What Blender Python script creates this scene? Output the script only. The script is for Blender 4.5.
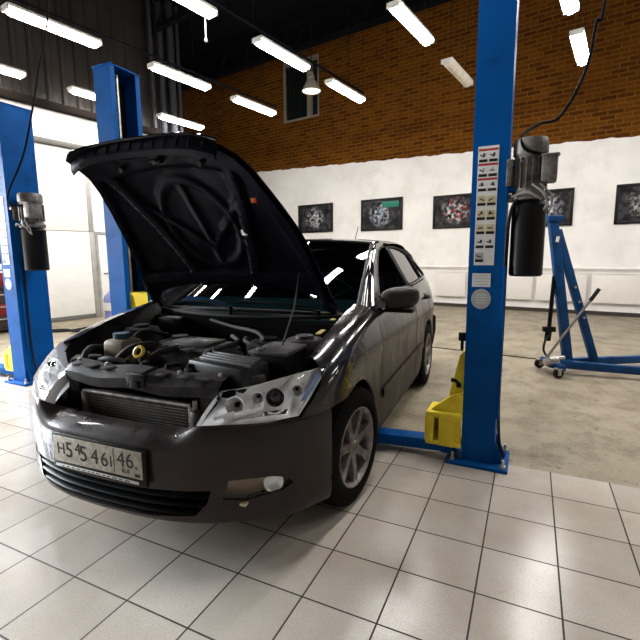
import bpy, bmesh, math, random
import numpy as np
from mathutils import Vector, Matrix, geometry, noise
random.seed(7)
R = math.radians
for o in list(bpy.data.objects): bpy.data.objects.remove(o)
SC = bpy.context.scene
COL = SC.collection

# ------------------------------------------------------------------ camera
cam_d = bpy.data.cameras.new('camera'); cam = bpy.data.objects.new('camera', cam_d); COL.objects.link(cam)
cam.location = (0, 0, 1.3456)
PITCH, ROLL = 0.1451, -0.0082
cp, sp = math.cos(PITCH), math.sin(PITCH); cr, sr = math.cos(ROLL), math.sin(ROLL)
fw = Vector((0, cp, -sp)); up0 = Vector((0, sp, cp)); rt0 = Vector((1, 0, 0))
rt = cr*rt0 + sr*up0; up = -sr*rt0 + cr*up0
cam.matrix_world = Matrix(((rt.x, up.x, -fw.x, 0), (rt.y, up.y, -fw.y, 0), (rt.z, up.z, -fw.z, 1.3456), (0, 0, 0, 1)))
cam_d.sensor_width = 36; cam_d.lens = 440.72*36/640; cam_d.clip_start = .05; cam_d.clip_end = 100
SC.camera = cam
# ------------------------------------------------------------------ world, light, exposure
w = bpy.data.worlds.new('world'); SC.world = w; w.use_nodes = True
bg = w.node_tree.nodes['Background']; bg.inputs[0].default_value = (.55, .7, 1, 1); bg.inputs[1].default_value = .4
SC.view_settings.view_transform = 'Standard'; SC.view_settings.look = 'None'
SC.view_settings.gamma = 1; SC.view_settings.exposure = 0.4; SC.view_settings.use_curve_mapping = False
LAMP_E = 48.0          # emission of the fluorescent diffusers
DAY_W = 560.0          # daylight coming in by the windows of the left wall
RA = R(-34.75)         # the room is turned by this much to the camera
TA = -0.4452           # the floor tiles and the lifts are turned by this much
def rot2(a, x, y): return (math.cos(a)*x - math.sin(a)*y, math.sin(a)*x + math.cos(a)*y)
def room(r, d): return rot2(RA, r, d)
def tile(u, v): return rot2(TA, u, v)
ROWS_R = (-9.35, -7.1, -4.98, -2.84, -.9, 1.25, 3.4)
def day_light(name, r, d, z, sr_, sz, watts):
    l = bpy.data.lights.new(name, 'AREA'); l.shape = 'RECTANGLE'; l.size = sr_; l.size_y = sz; l.energy = watts; l.color = (.88, .94, 1)
    o = bpy.data.objects.new(name, l); COL.objects.link(o)
    x, y = room(r, d); o.location = (x, y, z)
    ex = Vector(room(0, 1)).to_3d(); nz = Vector(room(1, 0)).to_3d(); ez = Vector((0, 0, 1))
    # the lamp shines along its local -z : into the room
    X = ex; Z = (-nz+Vector((0, 0, .75))).normalized(); Y = Z.cross(X); l.spread = R(110)
    o.matrix_world = Matrix(((X.x, Y.x, Z.x, x), (X.y, Y.y, Z.y, y), (X.z, Y.z, Z.z, z), (0, 0, 0, 1)))
WIN_D = ((-2.6, 1.2), (.2, 1.2))
for i_, (d_, hw_) in enumerate(WIN_D): day_light('daylight', -9.98, d_, 2.35, 2*hw_-.1, 1.9, DAY_W)

# ------------------------------------------------------------------ materials
MATS = {}
def nodes_of(m):
    m.use_nodes = True; nt = m.node_tree; return nt, nt.nodes, nt.links, nt.nodes['Principled BSDF']
def mat(name, col, rough=.5, metal=0, var=.12, vscale=6, bump=0, bscale=60, spec=.2, coat=0, emit=None, es=0, dirt=None, dirt_amt=0, dscale=5):
    if name in MATS: return MATS[name]
    m = bpy.data.materials.new(name); MATS[name] = m
    nt, N, L, b = nodes_of(m)
    b.inputs['Roughness'].default_value = rough; b.inputs['Metallic'].default_value = metal
    b.inputs['Specular IOR Level'].default_value = spec; b.inputs['Coat Weight'].default_value = coat; b.inputs['Coat Roughness'].default_value = .05
    tc = N.new('ShaderNodeTexCoord')
    nz = N.new('ShaderNodeTexNoise'); nz.inputs['Scale'].default_value = vscale; nz.inputs['Detail'].default_value = 5
    L.new(tc.outputs['Object'], nz.inputs['Vector'])
    rp = N.new('ShaderNodeValToRGB'); c = Vector(col)
    rp.color_ramp.elements[0].position = .3; rp.color_ramp.elements[1].position = .7
    rp.color_ramp.elements[0].color = (*(c*(1-var)), 1); rp.color_ramp.elements[1].color = (*(min(1, v*(1+var)) for v in c), 1)
    L.new(nz.outputs['Fac'], rp.inputs['Fac'])
    out = rp.outputs['Color']
    if dirt:
        n2 = N.new('ShaderNodeTexNoise'); n2.inputs['Scale'].default_value = dscale; n2.inputs['Detail'].default_value = 8; n2.inputs['Roughness'].default_value = .7
        L.new(tc.outputs['Object'], n2.inputs['Vector'])
        r2 = N.new('ShaderNodeValToRGB'); r2.color_ramp.elements[0].position = .5-.25*dirt_amt; r2.color_ramp.elements[1].position = .8-.25*dirt_amt
        L.new(n2.outputs['Fac'], r2.inputs['Fac'])
        mx = N.new('ShaderNodeMix'); mx.data_type = 'RGBA'; L.new(r2.outputs['Color'], mx.inputs['Factor'])
        L.new(out, mx.inputs['A']); mx.inputs['B'].default_value = (*dirt, 1); out = mx.outputs['Result']
        mr = N.new('ShaderNodeMapRange'); mr.inputs['To Min'].default_value = rough; mr.inputs['To Max'].default_value = min(1, rough+.35)
        L.new(r2.outputs['Color'], mr.inputs['Value']); L.new(mr.outputs['Result'], b.inputs['Roughness'])
    L.new(out, b.inputs['Base Color'])
    if bump:
        n3 = N.new('ShaderNodeTexNoise'); n3.inputs['Scale'].default_value = bscale; n3.inputs['Detail'].default_value = 4
        L.new(tc.outputs['Object'], n3.inputs['Vector'])
        bp = N.new('ShaderNodeBump'); bp.inputs['Strength'].default_value = bump; bp.inputs['Distance'].default_value = .01
        L.new(n3.outputs['Fac'], bp.inputs['Height']); L.new(bp.outputs['Normal'], b.inputs['Normal'])
    if emit:
        b.inputs['Emission Color'].default_value = (*emit, 1); b.inputs['Emission Strength'].default_value = es
    return m
def math_node(N, L, op, a, b=None, c=None):
    n = N.new('ShaderNodeMath'); n.operation = op
    for i, v in enumerate((a, b, c)):
        if v is None: continue
        if isinstance(v, (int, float)): n.inputs[i].default_value = v
        else: L.new(v, n.inputs[i])
    return n.outputs[0]
def mixc(N, L, f, a, b):
    mx = N.new('ShaderNodeMix'); mx.data_type = 'RGBA'
    for k, v in (('Factor', f), ('A', a), ('B', b)):
        if isinstance(v, (int, float)): mx.inputs[k].default_value = v
        elif isinstance(v, tuple): mx.inputs[k].default_value = (*v, 1)
        else: L.new(v, mx.inputs[k])
    return mx.outputs['Result']
def noise_node(N, L, vec, scale, detail=5, rough=.5):
    n = N.new('ShaderNodeTexNoise'); n.inputs['Scale'].default_value = scale; n.inputs['Detail'].default_value = detail; n.inputs['Roughness'].default_value = rough
    L.new(vec, n.inputs['Vector']); return n.outputs['Fac']
def ramp(N, L, f, p0, p1, c0=(0, 0, 0), c1=(1, 1, 1)):
    r = N.new('ShaderNodeValToRGB'); r.color_ramp.elements[0].position = p0; r.color_ramp.elements[1].position = p1
    r.color_ramp.elements[0].color = (*c0, 1); r.color_ramp.elements[1].color = (*c1, 1); L.new(f, r.inputs['Fac']); return r.outputs['Color']

TS = 0.3102
def mat_tiles():
    m = bpy.data.materials.new('floor_tiles'); nt, N, L, b = nodes_of(m)
    tc = N.new('ShaderNodeTexCoord'); sx = N.new('ShaderNodeSeparateXYZ'); L.new(tc.outputs['Object'], sx.inputs[0])
    def cell(v, off):
        q = math_node(N, L, 'DIVIDE', math_node(N, L, 'SUBTRACT', v, off), TS)
        fl = math_node(N, L, 'FLOOR', q); fr = math_node(N, L, 'SUBTRACT', q, fl)
        d = math_node(N, L, 'MINIMUM', fr, math_node(N, L, 'SUBTRACT', 1.0, fr))
        return fl, d
    fx, dx = cell(sx.outputs[0], TILE_U); fy, dy = cell(sx.outputs[1], TILE_V)
    dm = math_node(N, L, 'MINIMUM', dx, dy)
    grout = math_node(N, L, 'LESS_THAN', dm, .0115)
    cb = N.new('ShaderNodeCombineXYZ'); L.new(fx, cb.inputs[0]); L.new(fy, cb.inputs[1])
    wn = N.new('ShaderNodeTexWhiteNoise'); wn.noise_dimensions = '2D'; L.new(cb.outputs[0], wn.inputs['Vector'])
    base = mixc(N, L, wn.outputs['Value'], (.475, .435, .385), (.595, .55, .495))
    n1 = noise_node(N, L, tc.outputs['Object'], 150, 5, .8); base = mixc(N, L, ramp(N, L, n1, .44, .70), base, (.37, .32, .27))
    n2 = noise_node(N, L, tc.outputs['Object'], 1.1, 6, .65); base = mixc(N, L, math_node(N, L, 'MULTIPLY', ramp(N, L, n2, .42, .75), .6), base, (.30, .205, .14))
    n4 = noise_node(N, L, tc.outputs['Object'], 9, 8, .7); base = mixc(N, L, math_node(N, L, 'MULTIPLY', ramp(N, L, n4, .62, .8), .4), base, (.2, .16, .12))
    col = mixc(N, L, grout, base, (.018, .010, .007)); L.new(col, b.inputs['Base Color'])
    rr = math_node(N, L, 'ADD', math_node(N, L, 'MULTIPLY', n1, .22), .07)
    L.new(math_node(N, L, 'ADD', rr, math_node(N, L, 'MULTIPLY', grout, .5)), b.inputs['Roughness'])
    hgt = math_node(N, L, 'SUBTRACT', math_node(N, L, 'MULTIPLY', n1, .15), grout)
    bp = N.new('ShaderNodeBump'); bp.inputs['Strength'].default_value = .35; bp.inputs['Distance'].default_value = .004
    L.new(hgt, bp.inputs['Height']); L.new(bp.outputs['Normal'], b.inputs['Normal'])
    return m
# grid phase: tile crossing (column 9, row 0) sits at world (1.0136, 2.4332)
TILE_U = math.cos(TA)*1.0136 + math.sin(TA)*2.4332
TILE_V = -math.sin(TA)*1.0136 + math.cos(TA)*2.4332
def mat_concrete():
    m = bpy.data.materials.new('concrete'); nt, N, L, b = nodes_of(m)
    tc = N.new('ShaderNodeTexCoord'); v = tc.outputs['Object']
    mp = N.new('ShaderNodeMapping'); mp.inputs['Scale'].default_value = (1, .95, 1); L.new(v, mp.inputs[0])
    c = mixc(N, L, noise_node(N, L, v, 1.3, 6, .6), (.20, .165, .11), (.37, .315, .23))
    c = mixc(N, L, math_node(N, L, 'MULTIPLY', ramp(N, L, noise_node(N, L, mp.outputs[0], 2.6, 10, .78), .46, .66), .85), c, (.095, .07, .042))
    c = mixc(N, L, math_node(N, L, 'MULTIPLY', ramp(N, L, noise_node(N, L, mp.outputs[0], 11, 9, .75), .58, .66), .95), c, (.05, .055, .04))
    c = mixc(N, L, math_node(N, L, 'MULTIPLY', ramp(N, L, noise_node(N, L, v, 70, 5, .8), .5, .75), .3), c, (.5, .47, .4))
    L.new(c, b.inputs['Base Color'])
    L.new(math_node(N, L, 'ADD', math_node(N, L, 'MULTIPLY', noise_node(N, L, v, 5, 5), .4), .32), b.inputs['Roughness']); b.inputs['Specular IOR Level'].default_value = .4
    bp = N.new('ShaderNodeBump'); bp.inputs['Strength'].default_value = .3; bp.inputs['Distance'].default_value = .006
    L.new(noise_node(N, L, v, 40, 6), bp.inputs['Height']); L.new(bp.outputs['Normal'], b.inputs['Normal'])
    return m
def mat_brick():
    m = bpy.data.materials.new('brick_wall'); nt, N, L, b = nodes_of(m)
    tc = N.new('ShaderNodeTexCoord'); sx = N.new('ShaderNodeSeparateXYZ'); L.new(tc.outputs['Object'], sx.inputs[0])
    cb = N.new('ShaderNodeCombineXYZ'); L.new(sx.outputs[0], cb.inputs[0]); L.new(sx.outputs[2], cb.inputs[1])
    bt = N.new('ShaderNodeTexBrick'); L.new(cb.outputs[0], bt.inputs['Vector']); bt.inputs['Scale'].default_value = 1
    bt.inputs['Brick Width'].default_value = .29; bt.inputs['Row Height'].default_value = .098; bt.inputs['Mortar Size'].default_value = .013; bt.inputs['Mortar Smooth'].default_value = .2
    bt.inputs['Color1'].default_value = (.145, .048, .004, 1); bt.inputs['Color2'].default_value = (.060, .016, .0025, 1); bt.inputs['Mortar'].default_value = (.18, .078, .010, 1); bt.inputs['Bias'].default_value = -.1
    c = mixc(N, L, math_node(N, L, 'MULTIPLY', ramp(N, L, noise_node(N, L, cb.outputs[0], 2.2, 7, .7), .5, .8), .5), bt.outputs['Color'], (.06, .02, .005))
    c = mixc(N, L, math_node(N, L, 'MULTIPLY', ramp(N, L, noise_node(N, L, cb.outputs[0], 17, 3, .6), .6, .75), .35), c, (.36, .18, .04))
    L.new(c, b.inputs['Base Color']); b.inputs['Roughness'].default_value = .85; b.inputs['Specular IOR Level'].default_value = .1
    bp = N.new('ShaderNodeBump'); bp.inputs['Strength'].default_value = .6; bp.inputs['Distance'].default_value = .02; bp.invert = True
    L.new(bt.outputs['Fac'], bp.inputs['Height']); L.new(bp.outputs['Normal'], b.inputs['Normal'])
    return m
def mat_paint():
    m = bpy.data.materials.new('dark_car_paint'); nt, N, L, b = nodes_of(m)
    tc = N.new('ShaderNodeTexCoord'); v = tc.outputs['Object']; sx = N.new('ShaderNodeSeparateXYZ'); L.new(v, sx.inputs[0])
    mp = N.new('ShaderNodeMapping'); mp.inputs['Scale'].default_value = (2, 2, .7); L.new(v, mp.inputs[0])
    n1 = noise_node(N, L, mp.outputs[0], 2.6, 8, .65)
    # road dust: thick on the lower half of the body, thin on top
    hz = N.new('ShaderNodeMapRange'); hz.inputs['From Min'].default_value = 1.0; hz.inputs['From Max'].default_value = .45; hz.inputs['To Min'].default_value = 0; hz.inputs['To Max'].default_value = 1
    L.new(sx.outputs[2], hz.inputs['Value'])
    dz = N.new('ShaderNodeMapRange'); dz.inputs['From Min'].default_value = .25; dz.inputs['From Max'].default_value = -.6; dz.inputs['To Min'].default_value = 0; dz.inputs['To Max'].default_value = .42; L.new(sx.outputs[0], dz.inputs['Value'])
    zlow = N.new('ShaderNodeMapRange'); zlow.inputs['From Min'].default_value = 1.25; zlow.inputs['From Max'].default_value = 1.0; L.new(sx.outputs[2], zlow.inputs['Value'])
    hsum = math_node(N, L, 'ADD', hz.outputs[0], math_node(N, L, 'MULTIPLY', dz.outputs[0], zlow.outputs[0]))
    f = math_node(N, L, 'MULTIPLY', hsum, math_node(N, L, 'ADD', math_node(N, L, 'MULTIPLY', n1, 1.7), -.12))
    fine = ramp(N, L, noise_node(N, L, v, 120, 3, .7), .35, .7)
    f2 = math_node(N, L, 'MULTIPLY', f, math_node(N, L, 'ADD', math_node(N, L, 'MULTIPLY', fine, .5), .62)); f2 = math_node(N, L, 'MINIMUM', f2, .85)
    col = mixc(N, L, f2, (.004, .004, .007), (.046, .034, .030)); L.new(col, b.inputs['Base Color'])
    b.inputs['Metallic'].default_value = .0; b.inputs['Specular IOR Level'].default_value = .12
    L.new(math_node(N, L, 'ADD', math_node(N, L, 'MULTIPLY', f2, .6), .06), b.inputs['Roughness'])
    L.new(math_node(N, L, 'MULTIPLY', math_node(N, L, 'SUBTRACT', .9, f2), .62), b.inputs['Coat Weight']); b.inputs['Coat Roughness'].default_value = .03
    return m
def mat_glass(name, tint, alpha, rough=.02, ior=1.5):
    m = bpy.data.materials.new(name); nt, N, L, b = nodes_of(m); out = N['Material Output']
    tr = N.new('ShaderNodeBsdfTransparent'); tr.inputs[0].default_value = (*tint, 1)
    gl = N.new('ShaderNodeBsdfGlossy'); gl.inputs['Roughness'].default_value = rough; gl.inputs[0].default_value = (1, 1, 1, 1)
    fr = N.new('ShaderNodeFresnel'); fr.inputs[0].default_value = ior
    mx = N.new('ShaderNodeMixShader'); ge = N.new('ShaderNodeNewGeometry'); L.new(math_node(N, L, 'MULTIPLY', math_node(N, L, 'ADD', fr.outputs[0], alpha), math_node(N, L, 'SUBTRACT', 1.0, ge.outputs['Backfacing'])), mx.inputs[0]); L.new(tr.outputs[0], mx.inputs[1]); L.new(gl.outputs[0], mx.inputs[2])
    L.new(mx.outputs[0], out.inputs['Surface']); return m
def mat_corrugated():
    m = mat('dark_sheet_metal', (.017, .0135, .0115), .6, .1, var=.35, vscale=1.5); return m
def mat_poster(name, seed, acc):
    m = bpy.data.materials.new(name); nt, N, L, b = nodes_of(m)
    tc = N.new('ShaderNodeTexCoord'); mp = N.new('ShaderNodeMapping'); mp.inputs['Location'].default_value = (seed*3.1, seed*1.7, seed); L.new(tc.outputs['Object'], mp.inputs[0])
    vo = N.new('ShaderNodeTexVoronoi'); vo.inputs['Scale'].default_value = 5.5; L.new(mp.outputs[0], vo.inputs['Vector'])
    n = noise_node(N, L, mp.outputs[0], 6, 6, .7)
    c = mixc(N, L, ramp(N, L, n, .45, .7), (.006, .005, .007), (.045, .042, .046))
    c = mixc(N, L, ramp(N, L, math_node(N, L, 'MULTIPLY', vo.outputs['Distance'], n), .17, .28, (1, 1, 1), (0, 0, 0)), c, (.05, .05, .055))
    # bright subject in the middle of the print
    ln = N.new('ShaderNodeVectorMath'); ln.operation = 'LENGTH'; L.new(tc.outputs['Object'], ln.inputs[0])
    mid = ramp(N, L, math_node(N, L, 'ADD', ln.outputs['Value'], math_node(N, L, 'MULTIPLY', n, .5)), .40, .62, (1, 1, 1), (0, 0, 0))
    det = ramp(N, L, noise_node(N, L, mp.outputs[0], 11, 4, .6), .48, .66)
    c = mixc(N, L, math_node(N, L, 'MULTIPLY', mid, det), c, (.75, .74, .76))
    c = mixc(N, L, math_node(N, L, 'MULTIPLY', mid, ramp(N, L, noise_node(N, L, mp.outputs[0], 8, 2), .52, .6)), c, acc)
    L.new(c, b.inputs['Base Color']); b.inputs['Roughness'].default_value = .45; b.inputs['Specular IOR Level'].default_value = .12; return m

# ------------------------------------------------------------------ mesh helpers
class MB:
    def __init__(s): s.v = []; s.f = []; s.m = []
    def add(s, vs, fs, mi=0):
        k = len(s.v); s.v += [tuple(p) for p in vs]; s.f += [tuple(i+k for i in f) for f in fs]; s.m += [mi]*len(fs); return s
    def bm(s, b, mi=0):
        b.verts.index_update(); s.add([v.co[:] for v in b.verts], [[v.index for v in f.verts] for f in b.faces], mi); b.free(); return s
    def box(s, c, d, rot=None, bev=0, mi=0, seg=2):
        b = bmesh.new(); bmesh.ops.create_cube(b, size=1); bmesh.ops.scale(b, vec=d, verts=b.verts)
        if bev: bmesh.ops.bevel(b, geom=b.edges[:], offset=min(bev, min(d)*.45), segments=seg, affect='EDGES', profile=.5)
        if rot is not None: bmesh.ops.transform(b, matrix=rot if isinstance(rot, Matrix) else Matrix.Rotation(rot, 4, 'Z'), verts=b.verts)
        bmesh.ops.translate(b, vec=c, verts=b.verts); return s.bm(b, mi)
    def beam(s, p0, p1, w, h, bev=0, mi=0, upv=(0, 0, 1), ext=0):
        p0, p1 = Vector(p0), Vector(p1); d = p1-p0; ln = d.length; d.normalize(); u = Vector(upv); x = d.cross(u); 
        if x.length < 1e-4: x = Vector((1, 0, 0))
        x.normalize(); y = x.cross(d)
        M = Matrix(((d.x, x.x, y.x, 0), (d.y, x.y, y.y, 0), (d.z, x.z, y.z, 0), (0, 0, 0, 1)))
        return s.box((p0+p1)/2, (ln+ext, w, h), M, bev, mi)
    def tube(s, pts, r, seg=10, mi=0, caps=True, r1=None):
        P = [Vector(p) for p in pts]; n = len(P); vs = []; fs = []
        t0 = (P[1]-P[0]).normalized(); a = Vector((0, 0, 1)) if abs(t0.z) < .9 else Vector((1, 0, 0)); nrm = (a-t0*a.dot(t0)).normalized()
        for i in range(n):
            t = (P[min(i+1, n-1)]-P[max(i-1, 0)]).normalized(); nrm = (nrm-t*nrm.dot(t)).normalized(); bn = t.cross(nrm)
            rr = r if r1 is None else r+(r1-r)*i/(n-1)
            for k in range(seg):
                an = 2*math.pi*k/seg; vs.append(P[i]+rr*(math.cos(an)*nrm+math.sin(an)*bn))
        for i in range(n-1):
            for k in range(seg): fs.append((i*seg+k, i*seg+(k+1) % seg, (i+1)*seg+(k+1) % seg, (i+1)*seg+k))
        if caps: fs.append(tuple(range(seg))[::-1]); fs.append(tuple((n-1)*seg+k for k in range(seg)))
        return s.add(vs, fs, mi)
    def cyl(s, p0, p1, r, seg=24, mi=0, r1=None): return s.tube([p0, p1], r, seg, mi, True, r1)
    def lathe(s, prof, M=None, seg=40, mi=0, caps=True):
        vs = []; fs = []; n = len(prof)
        for (r, h) in prof:
            for k in range(seg):
                a = 2*math.pi*k/seg; p = Vector((r*math.cos(a), r*math.sin(a), h)); vs.append(M @ p if M else p)
        for i in range(n-1):
            for k in range(seg): fs.append((i*seg+k, i*seg+(k+1) % seg, (i+1)*seg+(k+1) % seg, (i+1)*seg+k))
        if caps and prof[0][0] > 1e-6: fs.append(tuple(range(seg))[::-1])
        if caps and prof[-1][0] > 1e-6: fs.append(tuple((n-1)*seg+k for k in range(seg)))
        return s.add(vs, fs, mi)
    def prism(s, poly, h0, h1, M=None, mi=0):
        n = len(poly); vs = [Vector((x, y, h0)) for x, y in poly]+[Vector((x, y, h1)) for x, y in poly]
        if M: vs = [M @ v for v in vs]
        fs = [tuple(range(n))[::-1], tuple(range(n, 2*n))]+[(i, (i+1) % n, n+(i+1) % n, n+i) for i in range(n)]
        return s.add(vs, fs, mi)
    def grid(s, F, nu, nv, mi=0):
        vs = [F(i/nu, j/nv) for i in range(nu+1) for j in range(nv+1)]
        fs = [(i*(nv+1)+j, (i+1)*(nv+1)+j, (i+1)*(nv+1)+j+1, i*(nv+1)+j+1) for i in range(nu) for j in range(nv)]
        return s.add(vs, fs, mi)
    def map(s, fn): s.v = [tuple(fn(Vector(p))) for p in s.v]; return s
    def build(s, name, mats, parent=None, smooth=35, recalc=True, loc=None, rz=0):
        me = bpy.data.meshes.new(name); me.from_pydata([tuple(p) for p in s.v], [], s.f)
        ml = mats if isinstance(mats, (list, tuple)) else [mats]
        for m in ml: me.materials.append(m)
        me.polygons.foreach_set('material_index', s.m)
        b = bmesh.new(); b.from_mesh(me); bmesh.ops.remove_doubles(b, verts=b.verts, dist=1e-5)
        if recalc: bmesh.ops.recalc_face_normals(b, faces=b.faces)
        b.to_mesh(me); b.free()
        if smooth:
            me.polygons.foreach_set('use_smooth', [True]*len(me.polygons)); me.set_sharp_from_angle(angle=R(smooth))
        me.update(); o = bpy.data.objects.new(name, me); COL.objects.link(o)
        if parent: o.parent = parent
        if loc is not None: o.location = loc
        o.rotation_euler.z = rz
        return o
def tag(o, label=None, cat=None, group=None, kind=None):
    for k, v in (('label', label), ('category', cat), ('group', group), ('kind', kind)):
        if v: o[k] = v
    return o
def empty(name, loc=(0, 0, 0), rz=0, parent=None):
    o = bpy.data.objects.new(name, None); COL.objects.link(o); o.location = loc; o.rotation_euler = (0, 0, rz); o.empty_display_size = .1
    if parent: o.parent = parent
    return o
def copy_tree(o, parent=None):
    c = o.copy(); COL.objects.link(c)
    if parent: c.parent = parent
    for ch in list(o.children): copy_tree(ch, c)
    return c
def catmull(pts, n=8):
    P = [Vector(p) for p in pts]; P = [2*P[0]-P[1]]+P+[2*P[-1]-P[-2]]; out = []
    for i in range(1, len(P)-2):
        for k in range(n):
            t = k/n; a, b, c, d = P[i-1:i+3]
            out.append(.5*((2*b)+(c-a)*t+(2*a-5*b+4*c-d)*t*t+(3*b-a-3*c+d)*t**3))
    return out+[P[-2]]
def itp(x, tab):
    return float(np.interp(x, [a for a, _ in tab], [b for _, b in tab]))
def sitp(x, tab):      # smooth (catmull) interpolation of a table
    xs = [a for a, _ in tab]; ys = [b for _, b in tab]
    if x <= xs[0]: return ys[0]
    if x >= xs[-1]: return ys[-1]
    i = max(j for j in range(len(xs)-1) if xs[j] <= x); h = xs[i+1]-xs[i]; t = (x-xs[i])/h
    def sl(j):
        if j == 0: return (ys[1]-ys[0])/(xs[1]-xs[0])
        if j == len(xs)-1: return (ys[-1]-ys[-2])/(xs[-1]-xs[-2])
        return (ys[j+1]-ys[j-1])/(xs[j+1]-xs[j-1])
    return (2*t**3-3*t*t+1)*ys[i]+(t**3-2*t*t+t)*h*sl(i)+(-2*t**3+3*t*t)*ys[i+1]+(t**3-t*t)*h*sl(i+1)
def sstep(a, b, x):
    t = min(1, max(0, (x-a)/(b-a))); return t*t*(3-2*t)
def resample(poly, step):
    out = []
    for i in range(len(poly)):
        a = np.array(poly[i], float); b = np.array(poly[(i+1) % len(poly)], float); k = max(1, int(np.linalg.norm(b-a)/step+.5))
        out += [tuple(a+(b-a)*j/k) for j in range(k)]
    return out
def pin(P, poly):
    P = np.asarray(P, float); q = np.asarray(poly, float); ins = np.zeros(len(P), bool)
    for i in range(len(q)):
        a, b = q[i], q[(i+1) % len(q)]
        cnd = (a[1] > P[:, 1]) != (b[1] > P[:, 1])
        xx = (b[0]-a[0])*(P[:, 1]-a[1])/((b[1]-a[1]) if b[1] != a[1] else 1e-12)+a[0]
        ins ^= cnd & (P[:, 0] < xx)
    return ins
def panel(mb, S, outer, holes=(), step=.03, thick=0.0, mi=0, inward=None):
    """a sheet over a flat outline (with holes), bent by S(a, b) -> point, with a real thickness towards 'inward'"""
    rings = [resample(outer, step)]+[resample(h, step) for h in holes]
    pts = []; edges = []
    for rg in rings:
        k = len(pts); n = len(rg); pts += rg; edges += [(k+i, k+(i+1) % n) for i in range(n)]
    q = np.array(pts); lo = q.min(0); hi = q.max(0)
    gx, gy = np.meshgrid(np.arange(lo[0]+step/2, hi[0], step), np.arange(lo[1]+step/2, hi[1], step)); G = np.stack([gx.ravel(), gy.ravel()], 1)
    ok = pin(G, outer)
    for h in holes: ok &= ~pin(G, h)
    G = G[ok]
    if len(G):
        dm = np.full(len(G), 9.)
        for k in range(0, len(q), 200): dm = np.minimum(dm, np.sqrt(((G[:, None]-q[None, k:k+200])**2).sum(2)).min(1))
        G = G[dm > step*.6]
    allp = [Vector(p) for p in pts]+[Vector(p) for p in G]
    V, E, F, *_ = geometry.delaunay_2d_cdt(allp, edges, [], 0, 1e-6)
    V2 = np.array([v[:] for v in V]); C = np.array([V2[list(f)].mean(0) for f in F]); keep = pin(C, outer)
    for h in holes: keep &= ~pin(C, h)
    F = [tuple(f) for f, k in zip(F, keep) if k]
    P3 = [Vector(S(*p)) for p in V2]
    if not thick: return mb.add(P3, F, mi)
    b = bmesh.new(); bv = [b.verts.new(p) for p in P3]
    for f in F:
        try: b.faces.new([bv[i] for i in f])
        except ValueError: pass
    bmesh.ops.recalc_face_normals(b, faces=b.faces); b.normal_update()
    nrm = [v.normal.copy() for v in bv]; tot = sum((n for n in nrm), Vector())
    sg = 1 if inward is None or tot.dot(Vector(inward)) > 0 else -1
    n = len(P3); vs = P3+[p+sg*thick*nn for p, nn in zip(P3, nrm)]
    cnt = {}
    for f in F:
        for i in range(3):
            e = (f[i], f[(i+1) % 3]); kk = tuple(sorted(e)); cnt.setdefault(kk, []).append(e)
    fs = F+[tuple(i+n for i in f[::-1]) for f in F]+[(e[0][1], e[0][0], e[0][0]+n, e[0][1]+n) for e in cnt.values() if len(e) == 1]
    b.free(); return mb.add(vs, fs, mi)
def text_mesh(txt, size, extrude=.0006):
    cu = bpy.data.curves.new('lettering', 'FONT'); cu.body = txt; cu.size = size; cu.extrude = extrude; cu.resolution_u = 3
    o = bpy.data.objects.new('lettering', cu); COL.objects.link(o); dg = bpy.context.evaluated_depsgraph_get()
    me = bpy.data.meshes.new_from_object(o.evaluated_get(dg)); vs = [v.co.copy() for v in me.vertices]; fs = [tuple(p.vertices) for p in me.polygons]
    bpy.data.objects.remove(o); bpy.data.curves.remove(cu); bpy.data.meshes.remove(me); return vs, fs

# ================================================================== THE SETTING
def struct(o): return tag(o, kind='structure')
R0, R1, D0, D1, H = -18.0, 6.0, -6.0, 11.49, 7.5
RL, DL = -9.91, 7.9            # the left wall and where it ends
def clip(poly, f):
    out = []
    for i in range(len(poly)):
        a, b = poly[i], poly[(i+1) % len(poly)]; fa, fb = f(a), f(b)
        if fa >= 0: out.append(a)
        if fa*fb < 0: t = fa/(fa-fb); out.append((a[0]+(b[0]-a[0])*t, a[1]+(b[1]-a[1])*t))
    return out
corners = [rot2(RA-TA, r, d) for r, d in ((R0, D0), (R1, D0), (R1, D1), (R0, D1))]     # in the frame of the tiles
EDGE_V = 2.94
M_plaster = mat('white_plaster', (.93, .91, .88), .75, var=.05, vscale=1.3, bump=.25, bscale=25, dirt=(.80, .77, .73), dirt_amt=.1, dscale=1.6)
M_plaster2 = mat('cream_plaster', (.30, .28, .25), .7, var=.05, vscale=2)
o = struct(MB().prism(clip(corners, lambda p: EDGE_V-p[1]), -.12, 0).build('floor', mat_tiles(), rz=TA)); o['label'] = 'beige square tiled floor with dark joints'
o = struct(MB().prism(clip(corners, lambda p: p[1]-EDGE_V-.008), -.12, -.004).build('floor', mat_concrete(), rz=TA)); o['label'] = 'worn bare concrete floor beyond the tiles'
M_dark = mat('black_gap', (.008, .006, .005), .9, spec=.03)
struct(MB().box(((R0+R1)/2, 6.17, -.001), (R1-R0-.5, .03, .008)).build('trim_1', M_dark, rz=RA))
M_ceil = mat('black_ceiling', (.006, .006, .008), .9, spec=.03)
struct(MB().box(((R0+R1)/2, (D0+D1)/2, H+.05), (R1-R0, D1-D0, .1)).build('ceiling', M_ceil, rz=RA))
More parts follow.
